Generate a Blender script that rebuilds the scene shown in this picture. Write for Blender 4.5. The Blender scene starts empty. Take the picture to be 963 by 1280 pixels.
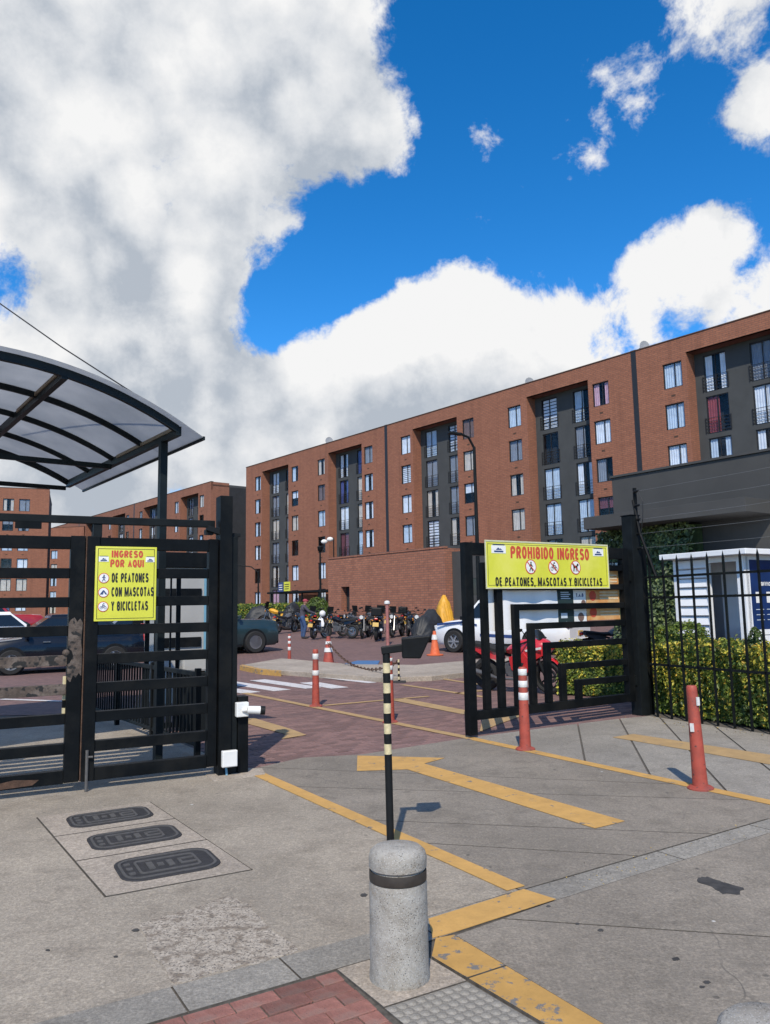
import bpy, bmesh, math, random
from mathutils import Vector, Matrix
R = math.radians
random.seed(7)
scene = bpy.context.scene
col = scene.collection

# ------------------------------------------------------------------ camera
CAMH, PITCH, ROLL, FPX = 1.6, R(7.0), R(1.0), 962.0
PW, PH, PCX, PCY = 963, 1280, 481.5, 640.0
_H = Vector((1, 0, 0)); _F = Vector((0, math.cos(PITCH), math.sin(PITCH))); _U0 = Vector((0, -math.sin(PITCH), math.cos(PITCH)))
_R = math.cos(ROLL) * _H - math.sin(ROLL) * _U0
_U = math.sin(ROLL) * _H + math.cos(ROLL) * _U0
cd = bpy.data.cameras.new('camera'); cam = bpy.data.objects.new('camera', cd); col.objects.link(cam)
cd.sensor_fit = 'VERTICAL'; cd.sensor_height = 36.0; cd.lens = 36.0 * FPX / PH
cd.clip_start = 0.05; cd.clip_end = 2000
cam.matrix_world = Matrix(((_R.x, _U.x, -_F.x, 0), (_R.y, _U.y, -_F.y, 0), (_R.z, _U.z, -_F.z, CAMH), (0, 0, 0, 1)))
scene.camera = cam
scene.render.resolution_x = 770; scene.render.resolution_y = 1024

def ray(x, y): return FPX * _F + (x - PCX) * _R - (y - PCY) * _U
def gz(y): return max(0.0, min(1.0, (y - 26) * 0.03))           # the yard rises gently towards the blocks
def G(x, y, z=0.0):
    d = ray(x, y); k = (z - CAMH) / d.z
    return Vector((d.x * k, d.y * k, z))
def Gp(x, y):
    z = 0.0
    for _ in range(60):
        p = G(x, y, z); z = 0.6 * z + 0.4 * gz(p.y)
    return G(x, y, gz(p.y))
def AT(x, y, depth):
    d = ray(x, y); k = depth / d.y
    return Vector((d.x * k, d.y * k, CAMH + d.z * k))

# ------------------------------------------------------------------ light and sky
SUN_AZ, SUN_EL = R(185.3), R(46)
sund = bpy.data.lights.new('sun', 'SUN'); suno = bpy.data.objects.new('sun', sund); col.objects.link(suno)
sund.energy = 4.8; sund.angle = R(0.5); sund.color = (1.0, 0.91, 0.77)
sdir = Vector((math.sin(SUN_AZ) * math.cos(SUN_EL), math.cos(SUN_AZ) * math.cos(SUN_EL), math.sin(SUN_EL)))
suno.rotation_euler = (-sdir).to_track_quat('-Z', 'Y').to_euler()
suno.location = (-3, -20, 30)
scene.view_settings.view_transform = 'Standard'; scene.view_settings.look = 'None'
scene.view_settings.exposure = 0.0; scene.view_settings.gamma = 1.0
scene.view_settings.use_curve_mapping = False

world = bpy.data.worlds.new('World'); scene.world = world; world.use_nodes = True
class NT:
    def __init__(s, tree): s.t = tree; s.n = tree.nodes; s.l = tree.links
    def node(s, typ, **kw):
        n = s.n.new(typ)
        for k, v in kw.items(): setattr(n, k, v)
        return n
    def put(s, sock, v):
        if hasattr(v, 'is_output'): s.l.new(v, sock)
        elif v is not None: sock.default_value = v
    def math(s, op, a, b=None, c=None, clamp=False):
        n = s.node('ShaderNodeMath', operation=op, use_clamp=clamp)
        s.put(n.inputs[0], a)
        if b is not None: s.put(n.inputs[1], b)
        if c is not None: s.put(n.inputs[2], c)
        return n.outputs[0]
    def vm(s, op, a, b=None, out=0):
        n = s.node('ShaderNodeVectorMath', operation=op); s.put(n.inputs[0], a)
        if b is not None: s.put(n.inputs[3 if op == 'SCALE' else 1], b)
        return n.outputs[out]
    def mapr(s, v, a, b, c=0.0, d=1.0, smooth=False):
        n = s.node('ShaderNodeMapRange', interpolation_type='SMOOTHSTEP' if smooth else 'LINEAR')
        s.put(n.inputs[0], v); n.inputs[1].default_value = a; n.inputs[2].default_value = b; n.inputs[3].default_value = c; n.inputs[4].default_value = d
        return n.outputs[0]
    def mix(s, f, a, b, blend='MIX'):
        n = s.node('ShaderNodeMix', data_type='RGBA', blend_type=blend)
        s.put(n.inputs[0], f); s.put(n.inputs[6], a); s.put(n.inputs[7], b)
        return n.outputs[2]
    def noise(s, vec, scale, detail=4, rough=0.55, dist=0.0, lac=2.0):
        n = s.node('ShaderNodeTexNoise'); n.noise_dimensions = '3D'
        if vec is not None: s.put(n.inputs['Vector'], vec)
        n.inputs['Scale'].default_value = scale; n.inputs['Detail'].default_value = detail
        n.inputs['Roughness'].default_value = rough; n.inputs['Distortion'].default_value = dist; n.inputs['Lacunarity'].default_value = lac
        return n.outputs[0]

# cloud field: fractal noise on the sky sphere, pushed up or down around given directions
# (pixel x, y, radius in pixels, amount)
BLOBS = [(30, 40, 200, .24), (170, 120, 350, .32), (340, 70, 220, .20), (80, 380, 250, .26), (430, 120, 120, .14), (310, 315, 110, .16), (490, 175, 60, .16),
         (230, 480, 170, .28), (430, 450, 110, .26), (560, 420, 110, .30), (660, 390, 100, .24), (760, 370, 90, .22), (850, 330, 95, .28), (905, 285, 60, .24), (935, 390, 120, .32),
         (520, 540, 240, .30), (640, 490, 150, .26), (780, 470, 120, .16), (200, 570, 280, .36), (20, 480, 120, .18),
         (900, 60, 170, .24), (735, 135, 105, .28), (615, 145, 85, .24), (960, 145, 70, .18), (610, 245, 60, .16),
         (640, 70, 200, -.18), (650, 265, 200, -.20), (460, 300, 120, -.22), (380, 370, 95, -.26), (315, 402, 70, -.28), (840, 190, 130, -.16), (545, 30, 90, -.12),
         (765, 432, 45, -.20), (850, 390, 50, -.20), (650, 458, 40, -.14), (110, 470, 45, -.20)]
def cloud_group(detail, warped):
    grp = bpy.data.node_groups.new('cloud_field', 'ShaderNodeTree')
    grp.interface.new_socket('Vector', in_out='INPUT', socket_type='NodeSocketVector')
    grp.interface.new_socket('Value', in_out='OUTPUT', socket_type='NodeSocketFloat')
    grp.interface.new_socket('Puff', in_out='OUTPUT', socket_type='NodeSocketFloat')
    g = NT(grp); gi = g.node('NodeGroupInput'); go = g.node('NodeGroupOutput')
    vec = g.vm('NORMALIZE', gi.outputs[0]); vw = vec
    if warped:
        warp = g.node('ShaderNodeTexNoise'); warp.inputs['Scale'].default_value = 6.0; warp.inputs['Detail'].default_value = 2
        g.l.new(vec, warp.inputs['Vector'])
        vw = g.vm('ADD', vec, g.vm('SCALE', g.vm('SUBTRACT', warp.outputs[1], (0.5, 0.5, 0.5)), 0.05))
    base = g.math('SUBTRACT', g.noise(vw, 4.6, detail, 0.67), 0.5)
    vo = g.node('ShaderNodeTexVoronoi'); vo.inputs['Scale'].default_value = 17.0
    g.l.new(vw, vo.inputs['Vector'])
    field = g.math('MULTIPLY_ADD', base, 1.75, -0.07)
    if warped: field = g.math('ADD', field, g.mapr(vo.outputs['Distance'], 0.0, 0.9, 0.07, -0.09))
    for bx_, by_, br_, amt in BLOBS:
        if detail < 4 and br_ < 100: continue
        c_ = ray(bx_, by_).normalized(); c2_ = ray(bx_ + br_, by_).normalized() if bx_ < 500 else ray(bx_ - br_, by_).normalized()
        dt = g.vm('DOT_PRODUCT', vec, tuple(c_), out=1)
        b_ = g.mapr(dt, c_.dot(c2_), 1.0, 0.0, 1.0, True)
        field = g.math('MULTIPLY_ADD', b_, amt, field)
    g.l.new(field, go.inputs[0])
    if warped: g.l.new(vo.outputs['Distance'], go.inputs[1])
    return grp
GRP_FINE, GRP_SOFT = cloud_group(7, True), cloud_group(3, False)

w = NT(world.node_tree); w.n.clear()
tc = w.node('ShaderNodeTexCoord')
sky = w.node('ShaderNodeTexSky', sky_type='NISHITA'); sky.sun_disc = False; sky.sun_elevation = SUN_EL; sky.sun_rotation = SUN_AZ
sky.altitude = 2600; sky.air_density = 1.0; sky.dust_density = 0.3; sky.ozone_density = 2.5
hs = w.node('ShaderNodeHueSaturation'); hs.inputs['Saturation'].default_value = 1.36; hs.inputs['Value'].default_value = 2.3; w.l.new(sky.outputs[0], hs.inputs['Color'])
def cf(v, grp):
    n = w.node('ShaderNodeGroup'); n.node_tree = grp; w.put(n.inputs[0], v); return n.outputs
d0 = tc.outputs['Generated']
f0, puff = cf(d0, GRP_FINE)
f1 = cf(w.vm('ADD', d0, (-0.02, -0.04, 0.07)), GRP_SOFT)[0]
cover = w.mapr(f0, -0.06, 0.14, 0, 1, True)
lit = w.math('MULTIPLY', w.math('SUBTRACT', f0, f1), 1.6)
thick = w.mapr(f0, 0.12, 0.60, 0.0, 0.38)
tex = w.math('MULTIPLY', w.math('SUBTRACT', w.noise(d0, 6.5, 6, 0.64), 0.5), 2.4)
tex = w.math('ADD', tex, w.mapr(puff, 0.0, 0.8, 0.22, -0.26))
br = w.math('SUBTRACT', w.math('ADD', w.math('ADD', lit, tex), 0.86), thick, clamp=True)
ramp = w.node('ShaderNodeValToRGB'); w.l.new(br, ramp.inputs[0])
e = ramp.color_ramp.elements
e[0].position = 0.0; e[0].color = (4.6, 5.1, 5.8, 1); e[1].position = 1.0; e[1].color = (9.2, 9.2, 9.2, 1)
em = e.new(0.5); em.color = (7.2, 7.45, 7.8, 1)
skyc = w.mix(cover, hs.outputs[0], ramp.outputs[0])
world.cycles.sampling_method = 'MANUAL'; world.cycles.sample_map_resolution = 512
bg = w.node('ShaderNodeBackground'); bg.inputs[1].default_value = 0.1; w.l.new(skyc, bg.inputs[0])
wo = w.node('ShaderNodeOutputWorld'); w.l.new(bg.outputs[0], wo.inputs[0])

# ------------------------------------------------------------------ materials
M = {}
def mat(name, c, rough=0.7, var=0.15, scale=8.0, bump=0.0, bscale=60.0, metal=0.0, spec=0.5, c2=None, spots=None, detail=5, coat=0.0, rand=0.0):
    m = bpy.data.materials.new(name); m.use_nodes = True; t = NT(m.node_tree)
    p = m.node_tree.nodes['Principled BSDF']
    tc = t.node('ShaderNodeTexCoord').outputs['Object']
    c = tuple(c) + (1,)
    n = t.noise(tc, scale, detail, 0.6)
    lo = tuple(x * (1 - var) for x in c[:3]) + (1,); hi = tuple(min(1, x * (1 + var)) for x in c[:3]) + (1,)
    out = t.mix(t.mapr(n, 0.3, 0.7), lo, hi)
    if c2: out = t.mix(t.mapr(t.noise(tc, scale * 0.35, 6, 0.65), 0.48, 0.62), out, tuple(c2) + (1,))
    if spots: out = t.mix(t.mapr(t.noise(tc, spots[0], 2, 0.5), spots[1], spots[1] + 0.06), out, tuple(spots[2]) + (1,))
    if rand:
        oi = t.node('ShaderNodeObjectInfo').outputs['Random']
        v_ = t.mapr(oi, 0, 1, 1 - rand, 1 + rand); cc = t.node('ShaderNodeCombineColor')
        for i in range(3): t.l.new(v_, cc.inputs[i])
        out = t.mix(1.0, out, cc.outputs[0], 'MULTIPLY')
    t.l.new(out, p.inputs['Base Color'])
    p.inputs['Roughness'].default_value = rough; p.inputs['Metallic'].default_value = metal
    p.inputs['Specular IOR Level'].default_value = spec; p.inputs['Coat Weight'].default_value = coat
    if bump:
        b = t.node('ShaderNodeBump'); b.inputs['Strength'].default_value = bump; b.inputs['Distance'].default_value = 0.01
        t.l.new(t.noise(tc, bscale, 4, 0.6), b.inputs['Height']); t.l.new(b.outputs[0], p.inputs['Normal'])
    M[name] = m
    return m

def concrete(name, c, stain, speck=0.5, rand=0.06):
    m = bpy.data.materials.new(name); m.use_nodes = True; t = NT(m.node_tree); p = m.node_tree.nodes['Principled BSDF']
    tc = t.node('ShaderNodeTexCoord').outputs['Object']
    c4 = tuple(c) + (1,)
    big = t.noise(tc, 0.7, 6, 0.6); mid = t.noise(tc, 4.5, 8, 0.68, 0.4); fine = t.noise(tc, 70, 4, 0.75)
    o = t.mix(t.mapr(big, 0.33, 0.67), tuple(x * 0.80 for x in c) + (1,), tuple(x * 1.14 for x in c) + (1,))
    o = t.mix(t.mapr(mid, 0.50, 0.74), o, tuple(stain) + (1,))
    o = t.mix(t.mapr(fine, 0.38, 0.66, 0, 0.85), o, t.mix(1.0, o, (0.50, 0.49, 0.47, 1), 'MULTIPLY'))
    grain = t.noise(tc, 28, 5, 0.75); o = t.mix(t.mapr(grain, 0.46, 0.64, 0, 0.75), o, t.mix(1.0, o, (1.45, 1.43, 1.40, 1), 'MULTIPLY'))
    grime = t.noise(tc, 1.9, 9, 0.72, 0.8); o = t.mix(t.mapr(grime, 0.52, 0.66, 0, 0.55), o, t.mix(1.0, o, (0.70, 0.69, 0.67, 1), 'MULTIPLY'))
    pits = t.node('ShaderNodeTexVoronoi'); pits.inputs['Scale'].default_value = 24.0; t.l.new(tc, pits.inputs['Vector'])
    o = t.mix(t.math('MULTIPLY', t.mapr(pits.outputs['Distance'], 0.07, 0.13, 0.8, 0), t.mapr(t.noise(tc, 3.0, 3), 0.5, 0.62)), o, t.mix(1.0, o, (0.35, 0.34, 0.33, 1), 'MULTIPLY'))
    # tyre streaks along the lane
    mp = t.node('ShaderNodeMapping'); mp.inputs['Rotation'].default_value = (0, 0, R(-33)); mp.inputs['Scale'].default_value = (2.4, 0.22, 1); t.l.new(tc, mp.inputs[0])
    st = t.noise(mp.outputs[0], 1.4, 5, 0.62)
    o = t.mix(t.mapr(st, 0.52, 0.72, 0, 0.45), o, tuple(x * 0.66 for x in c) + (1,))
    vor = t.node('ShaderNodeTexVoronoi'); vor.inputs['Scale'].default_value = 5.0; t.l.new(tc, vor.inputs['Vector'])
    gate_ = t.mapr(t.noise(tc, 1.1, 2), 0.5, 0.6)
    dots = t.math('MULTIPLY', t.mapr(vor.outputs['Distance'], 0.055, 0.085, 1, 0), gate_)
    o = t.mix(t.math('MULTIPLY', dots, speck), o, (0.03, 0.03, 0.03, 1))
    vor2 = t.node('ShaderNodeTexVoronoi'); vor2.inputs['Scale'].default_value = 3.1; t.l.new(tc, vor2.inputs['Vector'])
    dots2 = t.math('MULTIPLY', t.mapr(vor2.outputs['Distance'], 0.03, 0.045, 1, 0), t.mapr(t.noise(tc, 1.7, 2), 0.55, 0.62))
    o = t.mix(dots2, o, (0.5, 0.5, 0.48, 1))
    # hairline cracks
    cr = t.node('ShaderNodeTexVoronoi', feature='DISTANCE_TO_EDGE'); cr.inputs['Scale'].default_value = 0.55
    cn = t.node('ShaderNodeTexNoise'); cn.inputs['Scale'].default_value = 2.5; t.l.new(tc, cn.inputs['Vector'])
    t.l.new(t.vm('ADD', tc, t.vm('SCALE', t.vm('SUBTRACT', cn.outputs[1], (0.5, 0.5, 0.5)), 0.5)), cr.inputs['Vector'])
    crk = t.math('MULTIPLY', t.mapr(cr.outputs['Distance'], 0.0015, 0.004, 1, 0), t.mapr(t.noise(tc, 0.9, 3), 0.56, 0.66))
    o = t.mix(t.math('MULTIPLY', crk, 0.55), o, (0.05, 0.048, 0.045, 1))
    oi = t.node('ShaderNodeObjectInfo').outputs['Random']; v_ = t.mapr(oi, 0, 1, 1 - rand, 1 + rand)
    cc = t.node('ShaderNodeCombineColor'); [t.l.new(v_, cc.inputs[i]) for i in range(3)]
    o = t.mix(1.0, o, cc.outputs[0], 'MULTIPLY')
    t.l.new(o, p.inputs['Base Color']); p.inputs['Roughness'].default_value = 0.85
    b = t.node('ShaderNodeBump'); b.inputs['Strength'].default_value = 0.6; b.inputs['Distance'].default_value = 0.008
    hgt = t.math('ADD', fine, t.math('MULTIPLY', mid, 1.2)); t.l.new(hgt, b.inputs['Height']); t.l.new(b.outputs[0], p.inputs['Normal'])
    M[name] = m

concrete('concrete_apron', (0.34, 0.298, 0.242), (0.235, 0.202, 0.162))
concrete('concrete_lane', (0.252, 0.222, 0.184), (0.168, 0.147, 0.121), 0.7)
concrete('concrete_walk', (0.30, 0.278, 0.245), (0.215, 0.198, 0.174), 0.4)
concrete('concrete_light', (0.385, 0.332, 0.275), (0.30, 0.258, 0.213), 0.1)
concrete('concrete_kerb', (0.275, 0.258, 0.228), (0.19, 0.178, 0.157), 0.3)
mat('joint_dirt', (0.085, 0.076, 0.065), 0.95, 0.4, 30)
mat('rough_patch', (0.36, 0.315, 0.26), 0.95, 0.3, 40, 1.0, 45, c2=(0.19, 0.155, 0.12), spots=(85, 0.57, (0.12, 0.105, 0.088)))
def stone(name):
    m = bpy.data.materials.new(name); m.use_nodes = True; t = NT(m.node_tree); p = m.node_tree.nodes['Principled BSDF']
    tc = t.node('ShaderNodeTexCoord').outputs['Object']
    o = t.mix(t.mapr(t.noise(tc, 9, 7, 0.7), 0.35, 0.68), (0.235, 0.215, 0.185, 1), (0.36, 0.345, 0.315, 1))
    o = t.mix(t.mapr(t.noise(tc, 5, 6, 0.7, 0.6), 0.54, 0.68, 0, 0.7), o, (0.21, 0.165, 0.115, 1))
    v = t.node('ShaderNodeTexVoronoi'); v.inputs['Scale'].default_value = 120; t.l.new(tc, v.inputs['Vector'])
    pit = t.math('MULTIPLY', t.mapr(v.outputs['Distance'], 0.10, 0.28, 0.85, 0), t.mapr(t.noise(tc, 26, 3), 0.44, 0.56))
    o = t.mix(pit, o, (0.05, 0.046, 0.04, 1))
    v2 = t.node('ShaderNodeTexVoronoi'); v2.inputs['Scale'].default_value = 140; t.l.new(tc, v2.inputs['Vector'])
    o = t.mix(t.mapr(v2.outputs['Distance'], 0.18, 0.30, 0.75, 0), o, (0.46, 0.45, 0.43, 1))
    t.l.new(o, p.inputs['Base Color']); p.inputs['Roughness'].default_value = 0.92
    bp = t.node('ShaderNodeBump'); bp.inputs['Strength'].default_value = 0.9; bp.inputs['Distance'].default_value = 0.006
    h = t.math('SUBTRACT', t.math('ADD', t.noise(tc, 45, 5, 0.7), t.math('MULTIPLY', t.noise(tc, 10, 3), 0.8)), pit); t.l.new(h, bp.inputs['Height']); t.l.new(bp.outputs[0], p.inputs['Normal'])
    M[name] = m
stone('granite')
mat('bollard_band', (0.035, 0.028, 0.022), 0.6, 0.3, 20)
mat('brick_red', (0.225, 0.098, 0.078), 0.92, 0.28, 16, 0.6, 90, c2=(0.20, 0.115, 0.095), rand=0.28, spots=(60, 0.66, (0.10, 0.055, 0.048)))
mat('iron', (0.036, 0.035, 0.037), 0.65, 0.25, 30, 0.3, 120, spec=0.3)
mat('iron_worn', (0.085, 0.082, 0.08), 0.55, 0.2, 30, 0.2, 120, spec=0.4)
mat('black_steel', (0.0035, 0.0045, 0.0055), 0.5, 0.35, 6, 0.12, 40, spec=0.12, c2=(0.009, 0.0095, 0.0095))
mat('black_steel_2', (0.007, 0.009, 0.010), 0.55, 0.35, 6, 0.08, 40, spec=0.15)
mat('rust', (0.075, 0.056, 0.045), 0.85, 0.45, 22, 0.6, 60, c2=(0.135, 0.108, 0.09), spots=(16, 0.56, (0.014, 0.014, 0.014)))
mat('rust_dark', (0.075, 0.04, 0.025), 0.9, 0.4, 18, 0.5, 60)
mat('canopy_steel', (0.008, 0.012, 0.014), 0.5, 0.3, 5, spec=0.2)
mat('primer', (0.22, 0.17, 0.12), 0.7, 0.2, 8)
def traffic_paint(name, c, wear):
    m = bpy.data.materials.new(name); m.use_nodes = True; t = NT(m.node_tree); p = m.node_tree.nodes['Principled BSDF']
    tc = t.node('ShaderNodeTexCoord').outputs['Object']
    o = t.mix(t.mapr(t.noise(tc, 7, 6, 0.65), 0.35, 0.7), tuple(x * 0.82 for x in c) + (1,), tuple(c) + (1,))
    o = t.mix(t.mapr(t.noise(tc, 60, 3), 0.55, 0.8, 0, .5), o, tuple(x * 0.6 for x in c) + (1,))
    o = t.mix(t.mapr(t.noise(tc, 2.6, 7, 0.7), 0.48, 0.68, 0, .55), o, tuple(x * 0.62 for x in c) + (1,))
    worn = t.mapr(t.noise(tc, 9, 8, 0.72), wear, wear + 0.035)
    o = t.mix(worn, o, (0.15, 0.145, 0.14, 1))
    t.l.new(o, p.inputs['Base Color']); p.inputs['Roughness'].default_value = 0.8
    M[name] = m
traffic_paint('yellow_paint', (0.56, 0.325, 0.095), 0.60)
traffic_paint('yellow_paint_worn', (0.50, 0.29, 0.08), 0.55)
traffic_paint('yellow_faded', (0.43, 0.285, 0.13), 0.62)
traffic_paint('white_paint', (0.62, 0.60, 0.60), 0.60)
traffic_paint('blue_paint', (0.06, 0.16, 0.34), 0.62)
mat('red_plastic', (0.34, 0.06, 0.038), 0.6, 0.22, 9, 0.15, 40, c2=(0.22, 0.055, 0.042), spots=(26, 0.66, (0.09, 0.04, 0.035)))
mat('orange_plastic', (0.62, 0.13, 0.045), 0.55, 0.15, 9)
mat('reflective_white', (0.62, 0.62, 0.60), 0.5, 0.15, 40)
mat('cream_tape', (0.55, 0.47, 0.28), 0.5, 0.2, 30)
mat('black_plastic', (0.008, 0.009, 0.010), 0.55, 0.3, 10, spec=0.2)
mat('white_plastic', (0.68, 0.68, 0.66), 0.45, 0.06, 5)
mat('sign_yellow', (0.60, 0.60, 0.05), 0.5, 0.08, 3, c2=(0.66, 0.64, 0.10))
mat('sign_red', (0.52, 0.07, 0.035), 0.5, 0.1, 10)
mat('sign_black', (0.015, 0.015, 0.012), 0.5, 0.1, 10)
mat('sign_white', (0.74, 0.74, 0.72), 0.5, 0.05, 10)
mat('sign_blue', (0.03, 0.06, 0.16), 0.5, 0.1, 10)
mat('sign_edge', (0.55, 0.54, 0.35), 0.5, 0.1, 10)
mat('dark_render', (0.050, 0.050, 0.049), 0.85, 0.14, 1.2, 0.2, 60)
mat('bay_render', (0.046, 0.050, 0.052), 0.85, 0.14, 1.0)
mat('dark_interior', (0.02, 0.02, 0.022), 0.9, 0.2, 2)
mat('window_frame', (0.012, 0.012, 0.014), 0.5, 0.1, 4)
mat('kiosk_white', (0.74, 0.75, 0.76), 0.5, 0.05, 3)
mat('cloth_white', (0.74, 0.75, 0.77), 0.8, 0.06, 3)
mat('poster_green', (0.014, 0.03, 0.03), 0.6, 0.2, 6)
mat('poster_orange', (0.56, 0.25, 0.075), 0.6, 0.15, 5, c2=(0.62, 0.42, 0.2))
mat('poster_cream', (0.62, 0.50, 0.33), 0.6, 0.1, 12)
mat('poster_blue', (0.008, 0.028, 0.11), 0.4, 0.2, 3)
mat('skin', (0.30, 0.16, 0.10), 0.6, 0.1, 8)
mat('rubber', (0.013, 0.013, 0.013), 0.85, 0.25, 20)
mat('chrome', (0.30, 0.30, 0.30), 0.38, 0.1, 8, metal=1.0)
mat('alloy', (0.42, 0.42, 0.43), 0.35, 0.1, 8, metal=0.8)
mat('car_navy', (0.004, 0.006, 0.011), 0.25, 0.2, 3, coat=0.4, spec=0.3)
mat('car_black', (0.008, 0.009, 0.011), 0.2, 0.2, 3, coat=0.8)
mat('car_teal', (0.014, 0.030, 0.034), 0.32, 0.15, 2, coat=0.5)
mat('car_white', (0.70, 0.71, 0.72), 0.3, 0.05, 2, coat=0.5)
mat('car_red', (0.30, 0.014, 0.014), 0.25, 0.1, 2, coat=0.7)
mat('car_silver', (0.30, 0.31, 0.33), 0.3, 0.1, 2, metal=0.4, coat=0.5)
mat('car_blue', (0.02, 0.05, 0.17), 0.3, 0.1, 2, coat=0.5)
mat('car_glass', (0.010, 0.012, 0.014), 0.06, 0.1, 2, spec=0.5)
mat('lamp_lens', (0.55, 0.56, 0.56), 0.15, 0.05, 5)
mat('tail_lens', (0.42, 0.015, 0.012), 0.2, 0.1, 5)
mat('amber_lens', (0.60, 0.22, 0.02), 0.25, 0.1, 5)
mat('moto_red', (0.46, 0.016, 0.022), 0.25, 0.1, 3, coat=0.7)
mat('moto_grey', (0.07, 0.072, 0.078), 0.4, 0.2, 6)
mat('plate_yellow', (0.55, 0.36, 0.09), 0.5, 0.1, 8)
mat('tarp_black', (0.016, 0.018, 0.021), 0.6, 0.3, 4, 0.3, 30)
mat('tarp_yellow', (0.62, 0.31, 0.022), 0.55, 0.15, 4, 0.2, 30)
mat('hoodie', (0.055, 0.05, 0.066), 0.9, 0.2, 10)
mat('jeans', (0.035, 0.07, 0.16), 0.9, 0.2, 10)
mat('cap_red', (0.30, 0.045, 0.06), 0.8, 0.15, 8)
mat('shoe', (0.02, 0.02, 0.022), 0.7, 0.2, 8)
mat('soil', (0.05, 0.04, 0.03), 0.95, 0.3, 10, 0.5, 40)
mat('trunk', (0.07, 0.055, 0.04), 0.95, 0.3, 14, 0.6, 40)
mat('wire', (0.012, 0.012, 0.013), 0.6, 0.1, 5)
mat('wire_bright', (0.16, 0.16, 0.165), 0.5, 0.1, 5)
mat('dish', (0.30, 0.30, 0.31), 0.5, 0.1, 5)
mat('booth_grey', (0.33, 0.33, 0.32), 0.8, 0.1, 2)
mat('pale_blue', (0.14, 0.30, 0.40), 0.6, 0.1, 5)
mat('stain', (0.045, 0.042, 0.039), 0.7, 0.5, 14)
def leafmat(name, c, tr=0.35):
    m = bpy.data.materials.new(name); m.use_nodes = True; t = NT(m.node_tree); p = m.node_tree.nodes['Principled BSDF']
    tc = t.node('ShaderNodeTexCoord').outputs['Object']
    o = t.mix(t.mapr(t.noise(tc, 9, 3), 0.3, 0.7), tuple(x * 0.7 for x in c) + (1,), tuple(min(1, x * 1.25) for x in c) + (1,))
    t.l.new(o, p.inputs['Base Color']); p.inputs['Roughness'].default_value = 0.5
    tb = t.node('ShaderNodeBsdfTranslucent'); t.l.new(o, tb.inputs[0]); ms = t.node('ShaderNodeMixShader'); ms.inputs[0].default_value = tr
    t.l.new(p.outputs[0], ms.inputs[1]); t.l.new(tb.outputs[0], ms.inputs[2]); t.l.new(ms.outputs[0], t.n['Material Output'].inputs[0])
    M[name] = m
leafmat('leaf_green', (0.16, 0.22, 0.035)); leafmat('leaf_dark', (0.065, 0.11, 0.022)); leafmat('leaf_yellow', (0.62, 0.55, 0.08)); leafmat('leaf_gold', (0.62, 0.42, 0.07))
leafmat('ivy_dark', (0.045, 0.075, 0.032), .2); leafmat('ivy_mid', (0.11, 0.155, 0.065), .2); leafmat('ivy_light', (0.18, 0.235, 0.08), .2); leafmat('cypress', (0.06, 0.10, 0.02))
def glassmat(name, tint=(0.93, 0.96, 1.0), gl=0.015):
    m = bpy.data.materials.new(name); m.use_nodes = True; t = NT(m.node_tree)
    tr = t.node('ShaderNodeBsdfTransparent'); tr.inputs[0].default_value = tint + (1,)
    gs = t.node('ShaderNodeBsdfGlossy'); gs.inputs['Roughness'].default_value = 0.03
    fr = t.node('ShaderNodeLayerWeight'); fr.inputs[0].default_value = 0.5
    ms = t.node('ShaderNodeMixShader'); t.l.new(t.math('MULTIPLY_ADD', t.math('POWER', fr.outputs[1], 4.0), 0.4, gl), ms.inputs[0])
    t.l.new(tr.outputs[0], ms.inputs[1]); t.l.new(gs.outputs[0], ms.inputs[2]); t.l.new(ms.outputs[0], t.n['Material Output'].inputs[0])
    M[name] = m
glassmat('pane_glass')
def polycarb():
    m = bpy.data.materials.new('polycarbonate'); m.use_nodes = True; t = NT(m.node_tree); p = m.node_tree.nodes['Principled BSDF']
    tc = t.node('ShaderNodeTexCoord').outputs['Object']
    wv = t.node('ShaderNodeTexWave'); wv.bands_direction = 'Y'; wv.inputs['Scale'].default_value = 9.0; wv.inputs['Distortion'].default_value = 0.3; t.l.new(tc, wv.inputs['Vector'])
    d = t.mapr(t.noise(tc, 1.6, 6, 0.6), 0.35, 0.7)
    o = t.mix(d, (0.48, 0.50, 0.52, 1), (0.60, 0.61, 0.62, 1)); o = t.mix(t.mapr(wv.outputs[0], 0.7, 1.0, 0, .25), o, (0.3, 0.31, 0.33, 1))
    t.l.new(o, p.inputs['Base Color']); p.inputs['Roughness'].default_value = 0.35
    tb = t.node('ShaderNodeBsdfTranslucent'); t.l.new(o, tb.inputs[0]); ms = t.node('ShaderNodeMixShader'); ms.inputs[0].default_value = 0.85
    t.l.new(p.outputs[0], ms.inputs[1]); t.l.new(tb.outputs[0], ms.inputs[2]); t.l.new(ms.outputs[0], t.n['Material Output'].inputs[0])
    M['polycarbonate'] = m
polycarb()
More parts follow.
